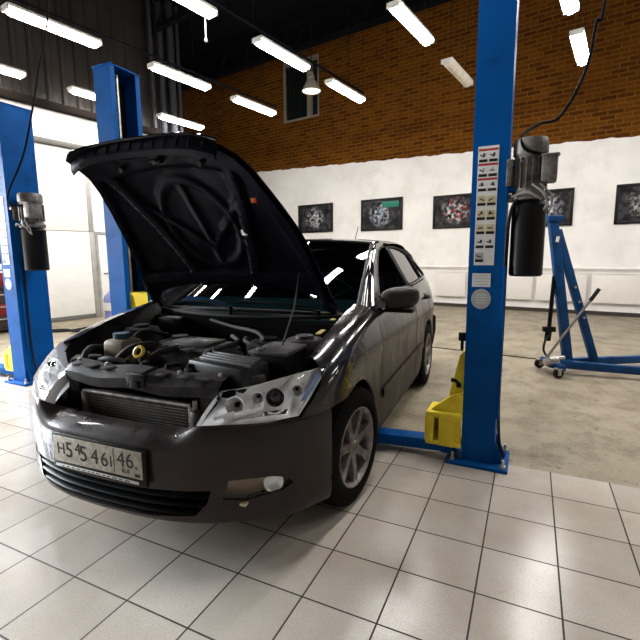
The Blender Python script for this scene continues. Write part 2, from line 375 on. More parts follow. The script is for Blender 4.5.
# back wall: brick above, white plaster coat below with a hand painted edge
brick = MB(); WIN = (-9.32, -7.94, 5.5, 7.24)
panel(brick, lambda a, b: (a, D1, b), [(R0, 0), (R1, 0), (R1, H), (R0, H)], [[(WIN[0], WIN[2]), (WIN[1], WIN[2]), (WIN[1], WIN[3]), (WIN[0], WIN[3])]], 1.0, .35, inward=room(0, 1)+(0,))
for i in range(len(brick.v)):
    v = brick.v[i]
    if v[1] < D1-.01: brick.v[i] = (v[0], D1+.35, v[2])
struct(brick.build('wall_back', mat_brick(), rz=RA, smooth=0))
top = [(r, 3.71-.041*r*(1 if r < 0 else 1)+.012*math.sin(r*9)+.008*math.sin(r*23)) for r in np.arange(R1, -14.2, -.12)]
struct(MB().prism([(R1, 0)]+top+[(-14.2, 0)][::1] if False else [(-14.2, 0), (R1, 0)]+top, 0, .025, Matrix(((1, 0, 0, 0), (0, 0, -1, D1+.001), (0, 1, 0, 0), (0, 0, 0, 1)))).build('wall_back_plaster', M_plaster, rz=RA, smooth=0))
struct(MB().box(((R1-14)/2, D1-.04, .04), (R1+14, .05, .08)).build('baseboard_back', mat('dark_base', (.05, .04, .035), .6), rz=RA))
struct(MB().box((R0-.1, (D0+D1)/2, H/2), (.2, D1-D0, H)).build('wall_far_left', M_plaster2, rz=RA))
struct(MB().box((R1+.1, (D0+D1)/2, H/2), (.2, D1-D0, H)).build('wall_right', M_plaster2, rz=RA))
struct(MB().box(((R0+R1)/2, D0-.1, H/2), (R1-R0, .2, H)).build('wall_front', M_plaster2, rz=RA))
# left wall with two windows out of the picture, a gate, dark sheet metal above
lw = MB(); LZ = 4.36
wholes = [[(d-h, 1.4), (d+h, 1.4), (d+h, 3.3), (d-h, 3.3)] for d, h in WIN_D]
panel(lw, lambda a, b: (RL, a, b), [(D0, 0), (DL, 0), (DL, LZ), (D0, LZ)], wholes, .6, .2, inward=(-1, 0, 0))
for i in range(len(lw.v)):
    v = lw.v[i]
    if abs(v[0]-RL) > .01: lw.v[i] = (RL-.2, v[1], v[2])
struct(lw.build('wall_left', M_plaster, rz=RA, smooth=0))
cg = MB(); prof = []; d = D0
while d < DL-.3:
    prof += [(d, 0), (d+.16, 0), (d+.19, .045), (d+.27, .045)]; d += .30
prof.append((d, 0))
vs = []; fs = []
for (dd, off) in prof:
    vs += [(RL+off-.02, dd, LZ), (RL+off-.02, dd, H)]
for i in range(len(prof)-1): fs.append((2*i, 2*i+2, 2*i+3, 2*i+1))
cg.add(vs, fs); cg.box((RL-.1, (D0+DL)/2, (LZ+H)/2), (.12, DL-D0, H-LZ))
struct(cg.build('wall_left_siding', mat_corrugated(), rz=RA, smooth=0))
M_beam = mat('dark_steel', (.016, .015, .014), .6, .2, spec=.1)
struct(MB().box((RL+.1, (D0+DL)/2, LZ+.02), (.16, DL-D0, .14), bev=.01).build('trim_2', M_dark, rz=RA))
struct(MB().box((RL+.06, 3.2, 3.68), (.12, 5.6, .11), bev=.02).build('trim_3', mat('grey_rail', (.14, .135, .12), .5, .4), rz=RA))
# sectional gate
g = struct(MB().box((RL+.02, 5.325, .95), (.10, .11, 1.9), bev=.01).box((RL+.02, 5.325, 2.75), (.07, .11, 1.7), bev=.01).build('door_1', mat('grey_jamb', (.42, .41, .39), .5, .3), rz=RA))
M_gate = mat('white_gate', (.90, .89, .86), .45, var=.03)
for z0, z1 in ((.09, 1.90), (1.915, 3.6)):
    s = MB(); s.box((RL+.035, 3.2, (z0+z1)/2), (.05, 4.13, z1-z0), bev=.008)
    for q in (.2, .4, .6, .8): s.box((RL+.0605, 3.2, z0+(z1-z0)*q), (.003, 4.05, .010))
    tag(s.build('gate_section', M_gate, g))
MB().box((RL+.035, 3.2, .045), (.075, 4.1, .09), bev=.01).build('bottom_seal', mat('grey_seal', (.16, .155, .14), .6), g)
# right of the gate a side door in its frame
g2 = struct(MB().box((RL+.02, 5.43, .93), (.05, .06, 1.86)).box((RL+.02, 6.35, .93), (.05, .06, 1.86)).box((RL+.02, 5.89, 1.89), (.05, .98, .06)).build('door_2', mat('grey_jamb', (.4, .4, .4)), rz=RA))
MB().box((RL+.015, 5.89, .93), (.04, .85, 1.84), bev=.01).build('door_leaf', M_gate, g2)
MB().cyl((RL+.04, 5.55, .98), (RL+.09, 5.55, .98), .012).cyl((RL+.085, 5.55, .98), (RL+.085, 5.66, .98), .011).build('handle', M_beam, g2)
for i, (d, h) in enumerate(WIN_D):
    f = MB()
    for a in (-h, 0, h): f.box((RL-.1, d+a*.97, 2.35), (.08, .07, 1.9))
    for z in (1.44, 3.26): f.box((RL-.1, d, z), (.08, 2*h, .07))
    struct(f.build('window_%d' % (i+2), M_gate, rz=RA))
# pipes and posts at the end of the left wall
pp = MB()
for d, r_, z0 in ((7.05, .05, LZ+.1), (7.32, .07, 0), (7.62, .09, 0), (7.84, .045, 0)): pp.cyl((RL+.16, d, z0), (RL+.16, d, H), r_, 14)
struct(pp.build('trim_4', mat('grey_pipe', (.028, .03, .036), .6, .1, spec=.1), rz=RA))
# high window in the brick wall
M_wf = mat('grey_window_paint', (.26, .235, .19), .6)
f = MB(); a, b, z0, z1 = WIN
f.box(((a+b)/2, D1+.08, z0+.03), (b-a, .12, .07)).box(((a+b)/2, D1+.08, z1-.04), (b-a, .12, .09)).box((a+.04, D1+.08, (z0+z1)/2), (.07, .12, z1-z0)).box((b-.04, D1+.08, (z0+z1)/2), (.05, .12, z1-z0)).box((a+(b-a)*.72, D1+.07, (z0+z1)/2), (.13, .12, z1-z0))
fo = struct(f.build('window_1', M_wf, rz=RA))
gm = MB()
for k in range(7): gm.box((a+.12+k*.135, D1+.06, (z0+z1)/2), (.018, .02, z1-z0))
gm.box((a+.5, D1+.06, z0+.5), (.95, .02, .02)).box((a+.5, D1+.06, z0+1.15), (.95, .02, .02)); gm.build('window_bars', M_beam, fo)
MB().box(((a+b)/2, D1+.16, (z0+z1)/2), (b-a, .01, z1-z0)).build('pane', mat('dark_window_glass', (.015, .02, .022), .08), fo)
# roof steel under the black ceiling
for k, d in enumerate((-1.2, 1.6, 4.4, 7.2, 10.0)):
    t = MB(); t.box(((R0+R1)/2, d, H-.08), (R1-R0-.2, .14, .14)).box(((R0+R1)/2, d, H-.75), (R1-R0-.2, .12, .12))
    for q in range(24):
        r_ = R0+.5+q*.98; t.beam((r_, d, H-.75), (r_+.49, d, H-.08), .05, .05).beam((r_+.49, d, H-.08), (r_+.98, d, H-.75), .05, .05)
    struct(t.build('trim_%d' % (k+5), M_ceil, rz=RA, smooth=0))

# ================================================================== LAMPS
M_house = mat('white_lamp_housing', (.55, .54, .5), .5)
def mat_diff(name, e, col=(1, .972, .93)): return mat(name, (.85, .84, .8), .4, emit=col, es=e)
M_diff = mat_diff('lit_diffuser', LAMP_E); M_off = mat('unlit_diffuser', (.62, .56, .46), .35)
def lamp(r, d, lit=True, label='', group=None, chain=False, rail=True):
    x, y = room(r, d); t = empty('fluorescent_lamp', (x, y, 4.60), RA)
    tag(t, label, 'lamp', group)
    L_, z = 1.27, 0
    h = MB(); h.box((0, 0, .085), (.20, L_, .05), bev=.012); h.build('housing', M_house, t)
    q = MB(); pr = [(-.098, .06), (-.05, -.0), (-.02, -.016), (.02, -.016), (.05, -.0), (.098, .06)]
    vs = []
    for s_, k in ((-.63, 1), (-.585, 1), (.585, 1), (.63, 1)):
        e_ = 1 if abs(s_) < .6 else .55
        for (px, pz) in pr: vs.append((px*(1 if e_ == 1 else .93), s_, pz if e_ == 1 else pz*.4+.034))
    n = len(pr); fs = [(i*n+j, (i+1)*n+j, (i+1)*n+j+1, i*n+j+1) for i in range(3) for j in range(n-1)]+[tuple(range(n))[::-1], tuple(3*n+j for j in range(n))]
    q.add(vs, fs); q.build('diffuser', M_diff if lit else M_off, t, smooth=20)
    for s_ in (-.64, .64): MB().box((0, s_, .06), (.19, .03, .08), bev=.01).build('end_cap', M_house, t)
    for s_ in (-.45, .45): MB().cyl((0, s_, .10), (0, s_, .193 if rail else H-4.62), .008 if rail else .004, 8).build('hanger', M_beam, t)
    if chain: MB().tube([(0, .5, -.005), (0, .5, -.30)], .010, 8).cyl((0, .5, -.30), (0, .5, -.34), .02, 8).build('pull_cord', M_house, t)
    return t
RAILS = {-7.1: (2.0, 8.5), -4.98: (2.0, 8.9)}
def loc_lamps():
    rows = {
     -9.35: [(2.75, 'lit lamp cut by the picture edge, high above the left near column', 0), (4.85, 'lit lamp seen just beside the open topped blue column', 0), (6.9, 'small lit lamp nearest the end of the dark siding, above the hood corner', 0)],
     -7.1: [(2.91, 'long lit lamp above the blue column with the motor by the gate', 0), (5.13, 'lit lamp right above the far edge of the open topped blue column', 0), (7.11, 'lit lamp glowing low against the bricks, on the gate side of the high window', 0)],
     -4.98: [(3.36, 'lit lamp with a pull cord hanging from its end', 1), (5.53, 'lit lamp whose end meets the high brick wall window', 0), (7.55, 'lit lamp between high window and sticker column', 0)],
     -2.84: [(5.87, 'lit lamp at the ceiling edge nearest the tall sticker column', 0), (8.0, 'switched off lamp hanging against the brick wall', 0)],
     -.9: [(6.15, 'lit lamp cut by the top edge, beyond the tall sticker column', 0), (8.17, 'short looking lit lamp on the brick wall above the cable loop', 0)]}
    for r, ls in rows.items():
        for d, lb, ch in ls: lamp(r, d+.635, 'off' not in lb, 'fluorescent ' + lb, 'fluorescent ceiling lamps', ch, r in RAILS)
        if r not in RAILS: continue
        d0, d1 = RAILS[r]; dm = (d0+d1)/2; m = MB(); m.box((0, 0, 0), (.03, d1-d0, .03))
        for k in (-2.8, 0, 2.8): m.cyl((0, k, .02), (0, k, H-4.83), .006, 8)
        x, y = room(r, dm)
        tag(m.build('lamp_rail', M_ceil, loc=(x, y, 4.822), rz=RA), 'thin dark steel rail carrying the lamp row ' + {-7.1: 'over the two blue columns', -4.98: 'over the raised hood'}[r], 'rail', 'lamp rails')
loc_lamps()
# the same lamp rows go on over the near half of the hall, out of the picture
for r, ds in ((-9.35, (.7,)), (-7.1, (.7,)), (-2.84, (3.72,)), (-.9, (4.0, 1.85)), (1.25, (4.0, 6.2)), (3.4, (4.0, 6.2))):
    for d in ds: lamp(r, d+.635, True, 'white fluorescent lamp over the near half of the hall, out of view', 'fluorescent lamps out of view', False, False)
# bell shaped pendant
x, y = room(-7.15, 10.0); t = empty('pendant_lamp', (x, y, 5.60), RA); tag(t, 'grey bell shaped pendant lamp hanging before the high window', 'lamp')
ps = lambda p: p*.74
MB().lathe([(.33, 0), (.345, .0), (.33, .06), (.25, .20), (.17, .33), (.11, .40), (.10, .42), (.0, .42)], caps=False).map(ps).build('shade', mat('grey_enamel', (.34, .30, .24), .5), t)
MB().lathe([(.0, -.03), (.15, -.025), (.26, 0), (.31, .03), (.0, .035)]).map(ps).build('bulb_cover', mat_diff('pendant_glow', 2.2, (1, .93, .8)), t)
MB().lathe([(.11, .40), (.12, .47), (.07, .56), (.075, .60), (.04, .66), (0, .66)], seg=20).map(ps).build('socket', mat('grey_enamel2', (.30, .27, .22)), t)
MB().cyl((0, 0, .47), (0, 0, H-5.6-.02), .012, 8).build('stem', M_beam, t)

# ================================================================== BACK WALL THINGS
FR = mat('black_frame', (.012, .010, .010), .35)
PO = [(-8.09, 2.49, 1.31, .86, 'framed dark engine photograph right above the car roof, farthest from the tall column', (.35, .36, .4)),
      (-5.81, 2.475, 1.30, .88, 'framed dark photograph with a teal patch along its upper edge', (.03, .14, .11)),
      (-3.72, 2.435, 1.16, .84, 'framed dark photograph with red accents, cut by the tall sticker column', (.40, .03, .03)),
      (-1.63, 2.375, 1.10, .82, 'framed dark photograph half hidden behind the motor unit', (.2, .2, .26)),
      (.25, 2.36, 1.12, .82, 'framed dark photograph cut by the picture edge, beyond the blue crane', (.3, .28, .26))]
for i, (r, z, w_, h_, lb, acc) in enumerate(PO):
    x, y = room(r, D1-.045); t = empty('poster', (x, y, z), RA); tag(t, lb, 'poster', 'posters on the white wall')
    p = MB().box((0, 0, 0), (w_-.1, .012, h_-.1)); 
    if i == 1: pm = mat_poster('print_%d' % i, i+2, (.25, .33, .42))
    else: pm = mat_poster('print_%d' % i, i+2, acc)
    pc = p.build('print', pm, t)
    if i == 1: MB().box((.28, -.008, .27), (.50, .006, .16), bev=.002).build('teal_patch', mat('teal_print', (.02, .22, .15), .3), t)
    f = MB()
    for s in (-1, 1): f.box((s*(w_/2-.03), 0, 0), (.06, .035, h_), bev=.006).box((0, 0, s*(h_/2-.03)), (w_, .035, .06), bev=.006)
    f.build('frame', FR, t)
M_rad = mat('white_radiator', (.84, .80, .76), .4, var=.03)
for (r0, r1, lb) in ((-4.15, -3.36, 'white wall radiator between the car tail and the tall sticker column'), (-2.62, -1.80, 'white wall radiator just behind the tall column, below the black drum'), (-1.72, -.70, 'white wall radiator behind the blue crane mast'), (-.62, .35, 'white wall radiator at the picture edge, beyond the crane brace')):
    x, y = room((r0+r1)/2, D1-.05); t = empty('radiator', (x, y, .25), RA); tag(t, lb, 'radiator', 'radiators under the posters')
    w_ = r1-r0; p = MB(); p.box((0, -.055, .33), (w_, .05, .62), bev=.012)
    p.build('body', M_rad, t)
    MB().box((0, -.05, .655), (w_-.01, .08, .02), bev=.004).build('top_grille', M_rad, t)
    for s in (-1, 1): MB().box((s*w_*.3, -.012, .33), (.04, .045, .4)).build('bracket', M_beam, t)
x, y = room(-2, D1-.09); tag(MB().tube([(-10, 0, .06), (7.8, 0, 0)], .022, 10).build('heating_pipe', M_plaster, loc=(x, y, 1.0), rz=RA), 'thin white heating pipe along the white wall above the radiators', 'pipe')

# ================================================================== LIFT COLUMNS
def mat_blue(): return mat('blue_lift_paint', (.0004, .080, .31), .45, var=.12, vscale=3, spec=.08, dirt=(.002, .045, .15), dirt_amt=.05)
M_blue = mat_blue(); M_yel = mat('yellow_paint', (1.0, .74, .05), .42, dirt=(.7, .46, .04), dirt_amt=.02, dscale=9)
M_motor = mat('grey_motor_casting', (.24, .225, .21), .45, .55, dirt=(.09, .075, .07), dirt_amt=.5, dscale=14)
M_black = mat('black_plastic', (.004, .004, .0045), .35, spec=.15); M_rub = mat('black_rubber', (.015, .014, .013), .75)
M_steel = mat('bare_steel', (.45, .43, .40), .35, .9); M_white = mat('white_sticker', (.75, .74, .72), .4); M_grey = mat('grey_sticker', (.42, .43, .44), .4)
M_red = mat('red_print', (.42, .03, .03), .4); M_tan = mat('tan_print', (.62, .55, .33), .4); M_ink = mat('black_print', (.02, .02, .02), .4)
CH = 2.95
def column(u, v, flip, label, depth=.31, motor=True, decal=True, lift=0.0, arm=(-.95, -.09), arm_w=.12, CH=2.95, hw=.105, ms=.84):
    x, y = tile(u, v); t = empty('lift_column', (x, y, 0), TA+(math.pi if flip else 0)); tag(t, label, 'car lift', 'blue lift columns')
    hd, th = depth/2, .012
    c = MB(); prof = [(-hw, -hd), (hw, -hd), (hw, hd), (-hw, hd), (-hw, hd-.05), (-hw+th, hd-.05), (-hw+th, hd-th), (hw-th, hd-th), (hw-th, -hd+th), (-hw+th, -hd+th), (-hw+th, -hd+.05), (-hw, -hd+.05)]
    c.prism(prof, .02, CH); c.build('column', M_blue, t, smooth=0)
    cp_ = MB(); cp_.box((0, 0, CH+.006), (2*hw+.015, depth+.015, .012), bev=.003); cp_.build('top_cap', M_blue, t)
    b = MB(); b.box((0, 0, .011), (.37, depth+.12, .022), bev=.004)
    for s in (-1, 1): b.prism([(hw, 0), (hw+.065, 0), (hw, .15)], s*(hd-.03)-.006, s*(hd-.03)+.006, Matrix(((1, 0, 0, 0), (0, 0, 1, 0), (0, 1, 0, .02), (0, 0, 0, 1))))
    bp = b.build('base_plate', M_blue, t)
    for sx in (-.15, .155):
        for sy in (-1, 1): MB().cyl((sx, sy*(hd+.03), .02), (sx, sy*(hd+.03), .04), .018, 6).cyl((sx, sy*(hd+.03), .04), (sx, sy*(hd+.03), .075), .009, 10).build('anchor_bolt', M_steel, bp)
    MB().box((hw-.035, 0, CH/2), (.006, depth-.06, CH-.1)).build('shade_strip', M_black, t)  # added black plate, stands in for the shade inside the open channel
    s_ = MB(); s_.cyl((.01, 0, .05), (.01, 0, CH-.02), .019, 14)
    s_.build('lifting_screw', M_steel, t)
    # yellow carriage running in the column with the bracket for the arms
    z = lift
    k = MB(); k.box((-.012, 0, .42+z), (.16, depth-.10, .62), bev=.01)
    k.prism([(-.10, .30), (-.10, .74), (-.135, .70), (-.20, .40), (-.20, .30)], -.06, .10, Matrix(((1, 0, 0, 0), (0, 0, 1, 0), (0, 1, 0, z), (0, 0, 0, 1))))
    cr_ = k.build('carriage', M_yel, t)
    k = MB()
    k.box((-.215, -.02, .305+z), (.23, .22, .045), bev=.014).box((-.215, -.02, .115+z), (.23, .22, .03), bev=.01)
    k.box((-.305, -.115, .21+z), (.06, .035, .18), bev=.01).box((-.195, -.118, .20+z), (.10, .035, .20), bev=.01).box((-.318, -.01, .21+z), (.03, .16, .18), bev=.008).box((-.13, -.10, .215+z), (.05, .03, .19), bev=.008).box((-.235, .075, .21+z), (.18, .03, .17), bev=.01)
    k.prism([(-.31, .32), (-.10, .32), (-.10, .47), (-.17, .44), (-.27, .36)], -.10, -.06, Matrix(((1, 0, 0, 0), (0, 0, 1, 0), (0, 1, 0, z), (0, 0, 0, 1))))
    ab = k.build('arm_bracket', M_yel, t)
    MB().cyl((-.22, -.05, .32+z), (-.22, -.05, .345+z), .026, 6).build('pivot_bolt', M_steel, ab)
    kn = MB(); kn.tube([(-.13, -.05, .51+z), (-.16, -.055, .535+z), (-.185, -.06, .535+z)], .014, 10).cyl((-.135, -.045, .49+z), (-.135, -.045, .52+z), .022, 12); kn.build('lock_lever', M_black, t)
    pd = MB(); pd.cyl((-.125, -.05, .80+z), (-.125, -.05, .85+z), .024, 14).cyl((-.125, -.05, .74+z), (-.125, -.05, .80+z), .010, 10); pd.build('rubber_stop', M_rub, t)
    a = MB(); a.beam((-.16, -.03, .085+z), (arm[0], arm[1], .07+z), arm_w, .075, bev=.006)
    a.beam((arm[0]*.55, arm[1]*.55, .072+z), (arm[0]*1.35, arm[1]*1.35, .062+z), arm_w*.72, .05, bev=.004)
    a.cyl((-.20, -.03, .04+z), (-.20, -.03, .13+z), .065, 18)
    an = a.build('lift_arm', M_blue, t)
    MB().cyl((arm[0]*1.30, arm[1]*1.30, .085+z), (arm[0]*1.30, arm[1]*1.30, .115+z), .06, 20).build('rubber_pad', M_rub, an)
    if motor:
        mx, my = hw+.122+(ms-.84)*.25, -.03
        mm = lambda p: Vector((mx+(p.x-mx)*(ms if p.z < 1.695 else ms*1.13)-(.0 if p.z < 1.695 else .012), my+(p.y-my)*(ms if p.z < 1.695 else ms*1.13), 1.655+(p.z-1.70)*.80 if p.z > 1.6 else p.z))
        m = MB(); m.cyl((mx, my, 1.76), (mx, my, 2.02), .086, 28)
        for q in range(18):
            an_ = 2*math.pi*q/18
            m.box((mx+.09*math.cos(an_), my+.09*math.sin(an_), 1.885), (.022, .006, .21), an_)
        m.lathe([(.088, 2.0), (.098, 2.02), (.098, 2.10), (.09, 2.125), (.0, 2.125)], Matrix.Translation((mx, my, 0)), 28)
        m.lathe([(.0, 1.70), (.10, 1.70), (.105, 1.73), (.088, 1.765), (.0, 1.765)], Matrix.Translation((mx, my, 0)), 28)
        m.box((mx-.03, my, 1.72), (.17, .12, .05), bev=.01)
        mo = m.map(mm).build('motor', M_motor, t)
        MB().box((mx+.105, my-.05, 1.90), (.085, .12, .18), bev=.012).box((mx+.105, my-.05, 1.99), (.095, .13, .012), bev=.004).map(mm).build('terminal_box', M_motor, mo)
        MB().box((mx-.11, my-.06, 1.89), (.035, .07, .19), bev=.008).cyl((mx-.11, my-.10, 1.94), (mx-.11, my-.115, 1.94), .02, 14).map(mm).build('switch_box', M_motor, mo)
        MB().box((hw+.02, my, 1.72), (.06, .10, .03), bev=.004).box((hw+.02, my, 1.85), (.06, .08, .02), bev=.004).build('motor_bracket', M_blue, t)
        MB().lathe([(.0, 1.215), (.100, 1.215), (.110, 1.225), (.110, 1.66), (.112, 1.665), (.098, 1.69), (0, 1.69)], Matrix.Translation((mx-.005, my, 0)), 32).map(mm).build('drive_cover', M_black, t)
        lp = MB(); wm = lambda: lp.map(mm).build('motor_wiring', mat('grey_wire', (.25, .23, .22), .5), t)
        lp.tube(catmull([(mx+.02, my-.10, 1.80), (mx+.08, my-.13, 1.73), (mx+.10, my-.12, 1.66), (mx+.085, my-.09, 1.62)], 6), .007, 8, 0); wm(); lp = MB()
        lp.tube(catmull([(mx+.06, my-.10, 1.80), (mx+.13, my-.12, 1.70), (mx+.12, my-.10, 1.60)], 6), .006, 8, 0); wm(); lp = MB()
        lp.tube(catmull([(mx-.09, my-.09, 1.72), (mx, my-.13, 1.74), (mx+.07, my-.12, 1.69)], 6), .008, 8, 0); wm()
        cb = MB(); cb.tube(catmull([(mx-.07, my-.07, 1.66), (mx-.10, my-.08, 1.58), (hw+.012, -.075, 1.40), (hw+.012, -.08, .9), (hw+.012, -.08, .4), (hw+.03, -.07, .14), (hw+.055, -.05, .06)], 8), .009, 8)
        cb.build('control_cable', M_rub, t)
        MB().box((hw+.008, -.095 if depth < .28 else -.12, .80), (.016, .02, .95), bev=.003).build('cable_duct', M_blue, t)
    if decal:
        dm_ = lambda p: Vector((p.x*.92-.008, p.y, p.z))
        y0 = -hd-.0012; m = MB(); mi = [M_white, M_red, M_tan, M_ink, M_grey]
        m.box((-.005, y0, 1.625), (.125, .002, .69), mi=0)
        rows = [(1, 0), (1, 0), (1, 0), (2, 2), (2, 2), (2, 2), (0, 0), (4, 4)]
        for i, (hc, bc) in enumerate(rows):
            zc = 1.955-.018-i*.083
            if i < 3: m.box((-.005, y0-.0012, zc+.012), (.118, .001, .012), mi=1)
            for s in (-1, 1):
                if i == 7 and s == 1: continue
                xx = -.005+s*.030
                m.box((xx, y0-.0012, zc-.028), (.052, .001, .056 if i > 2 else .042), mi=bc)
                m.box((xx, y0-.002, zc-.049), (.050, .001, .016), mi=3)
                random.seed(i*2+s)
                m.box((xx+random.uniform(-.01, .01), y0-.002, zc-.022), (.030, .001, .007), Matrix.Rotation(random.uniform(-.7, .7), 4, 'Y'), mi=3)
                m.box((xx+random.uniform(-.008, .008), y0-.002, zc-.015), (.012, .001, .016), mi=4 if i % 2 else 3)
        m.map(dm_).build('instruction_decal', mi, t, smooth=0)
        m = MB(); m.box((-.015, y0, 1.19), (.115, .002, .082), mi=0)
        for q in range(4): m.box((-.015, y0-.0012, 1.215-q*.017), (.09, .001, .004), mi=4)
        m.map(dm_).build('rating_plate', mi, t, smooth=0)
        m = MB(); m.lathe([(0, 0), (.062, 0), (.062, .002), (0, .002)], Matrix(((1, 0, 0, -.012), (0, 0, 1, y0-.001), (0, -1, 0, 1.075), (0, 0, 0, 1))), 36, 4)
        for q in range(4): m.box((-.012, y0-.0028, 1.10-q*.016), (.075-abs(q-1.5)*.012, .001, .004), mi=0)
        m.map(dm_).build('round_decal', mi, t, smooth=0)
    return t
column(-.248, 2.95, False, 'tall blue lift column beside the car door, with pictogram stickers and a motor', depth=.20, hw=.100)
column(-4.94, 2.955, False, 'blue lift column by the gate with a grey motor and a black drum', depth=.34, arm=(-.9, -.05), arm_w=.13, CH=2.87, ms=1.02)
column(-3.53, 3.11, True, 'open topped blue lift column standing behind the raised hood', depth=.33, motor=False, decal=False, lift=.27, arm=(-.55, .10), CH=3.02)
# ceiling cables
M_cable = mat('black_cable', (.004, .004, .004), .6, spec=.05)
def dropcable(name, pts, label, r=.009):
    P = catmull(pts, 10); o = MB().tube([p-P[0] for p in P], r, 8).build(name, M_cable, loc=P[0]); return tag(o, label, 'cable', 'supply cables of the lifts')
dropcable('power_cable', [(1.36, 2.60, 1.90), (1.25, 2.56, 1.895), (1.155, 2.58, 1.93), (1.17, 2.64, 2.02), (1.30, 2.72, 2.10), (1.42, 2.75, 2.14), (1.52, 2.75, 2.30), (1.575, 2.75, 2.46), (1.60, 2.75, 2.65), (1.66, 2.75, 3.2), (1.72, 2.75, H)], 'black cable looping down to the motor of the tall sticker column')
dropcable('power_cable', [(-2.99, 4.54, 1.86), (-3.07, 4.50, 1.88), (-3.09, 4.53, 2.0), (-2.93, 4.6, 2.42), (-2.72, 4.6, 3.155), (-2.56, 4.6, 3.8), (-2.4, 4.6, 5.5), (-2.3, 4.6, H)], 'black cable hanging down to the motor of the column by the gate')
# ================================================================== ENGINE CRANE
t = empty('engine_crane', (2.75, 4.87, 0)); tag(t, 'blue folding engine crane on small wheels before the radiators', 'crane')
M_bl2 = mat('blue_crane_paint', (.002, .050, .17), .4, var=.15, dirt=(.004, .02, .05), dirt_amt=.2)
c = MB(); c.beam((.055, 0, .10), (-.215, .02, 1.72), .075, .095, bev=.006); ms = c.build('mast', M_bl2, t)
MB().box((-.175, -.035, 1.50), (.03, .012, .06), Matrix.Rotation(R(9.5), 4, 'Y')).build('sticker', M_white, ms)
c = MB(); c.beam((.375, .03, .12), (-.15, .035, 1.60), .06, .082, bev=.006)
br = c.build('brace', M_bl2, t)
for (q, s) in ((.33, 0), (.22, 0), (.45, 0)):
    p = Vector((.375, .03, .12)).lerp(Vector((-.15, .035, 1.60)), 1-q-.2); MB().cyl(p+Vector((0, -.05, 0)), p+Vector((0, -.035, 0)), .014, 8).build('bolt', M_steel, br)
MB().box((-.20, .02, 1.72), (.16, .10, .07), bev=.01).build('boom', M_bl2, t)
lg = MB(); lg.beam((-.10, 0, .115), (1.05, -.40, .085), .07, .085, bev=.006); lg.build('leg', M_bl2, t)
lg = MB(); lg.beam((-.05, .05, .115), (1.25, .32, .085), .07, .085, bev=.006); lg.build('leg', M_bl2, t)
MB().box((-.06, .01, .125), (.26, .20, .09), bev=.015).beam((-.12, -.22, .11), (-.10, .25, .11), .07, .06, bev=.005).build('base_beam', M_bl2, t)
for (cx, cy) in ((-.155, -.20), (-.14, .25), (1.0, -.39), (1.2, .31)):
    k = MB(); k.lathe([(0, -.02), (.045, -.02), (.055, -.012), (.055, .012), (.045, .02), (0, .02)], Matrix.Translation((cx, cy, .055)) @ Matrix.Rotation(R(90), 4, 'X'), 20); w_ = k.build('caster', M_rub, t)
    f = MB()
    for s in (-1, 1): f.box((cx, cy+s*.028, .07), (.035, .006, .07))
    f.box((cx, cy, .104), (.06, .07, .008)); f.build('fork', M_steel, w_)
k = MB(); k.cyl((-.185, .0, .50), (-.155, .02, 1.10), .022, 14).cyl((-.195, 0, .38), (-.185, 0, .52), .035, 16); k.box((-.185, 0, .51), (.13, .07, .06), bev=.01); k.build('hydraulic_ram', M_black, t)
k = MB(); k.tube(catmull([(-.19, -.03, .46), (-.24, -.04, .38), (-.25, -.04, .28), (-.20, -.03, .20)], 6), .012, 8); k.build('hose', M_rub, t)
k = MB(); k.cyl((-.20, -.05, .17), (-.10, -.05, .17), .05, 18).box((-.16, -.05, .14), (.16, .10, .06), bev=.012).cyl((-.09, -.05, .19), (-.02, -.05, .19), .03, 14); k.build('pump', M_steel, t)
k = MB(); k.cyl((-.215, -.06, .21), (.31, -.04, .95), .014, 12); ph = k.build('pump_handle', mat('dull_steel', (.22, .21, .19), .45, .6), t)
MB().cyl((.225, -.043, .83), (.315, -.04, .957), .021, 14).build('grip', M_rub, ph)

# ================================================================== SMALL THINGS BY THE GATE WALL
x, y = (-4.27, 9.15); t = empty('water_bottle', (x, y, 0)); tag(t, 'blue refill water bottle standing on the concrete behind the open topped column', 'bottle')
M_bot = mat('blue_bottle_plastic', (.22, .25, .52), .2, var=.1)
MB().lathe([(0, 0), (.20, 0), (.215, .02), (.215, .20), (.205, .22), (.215, .24), (.215, .48), (.19, .56), (.09, .66), (.075, .69), (.075, .74), (0, .74)], seg=28).build('body', M_bot, t)
MB().lathe([(0, .74), (.085, .74), (.085, .69), (.08, .80), (0, .80)], seg=24).build('cap', mat('navy_cap', (.02, .03, .12)), t)
MB().lathe([(.2165, .26), (.2175, .27), (.2175, .42), (.2165, .43)], seg=28).build('label_band', M_white, t)
P = catmull([(-5.25, 8.2, .012), (-4.9, 7.95, .012), (-4.6, 8.05, .014), (-4.45, 8.35, .012), (-4.15, 8.1, .012), (-3.95, 7.7, .012)], 10)
P2 = catmull([(-5.1, 8.05, .012), (-4.75, 8.15, .012), (-4.4, 7.85, .03), (-4.05, 7.95, .012), (-3.7, 8.15, .012)], 10)
o = MB().tube([p-P[0] for p in P], .022, 8).tube([p-P[0] for p in P2], .020, 8).build('air_hose', M_rub, loc=P[0]); tag(o, 'black hose lying on the concrete near the gate', 'hose')
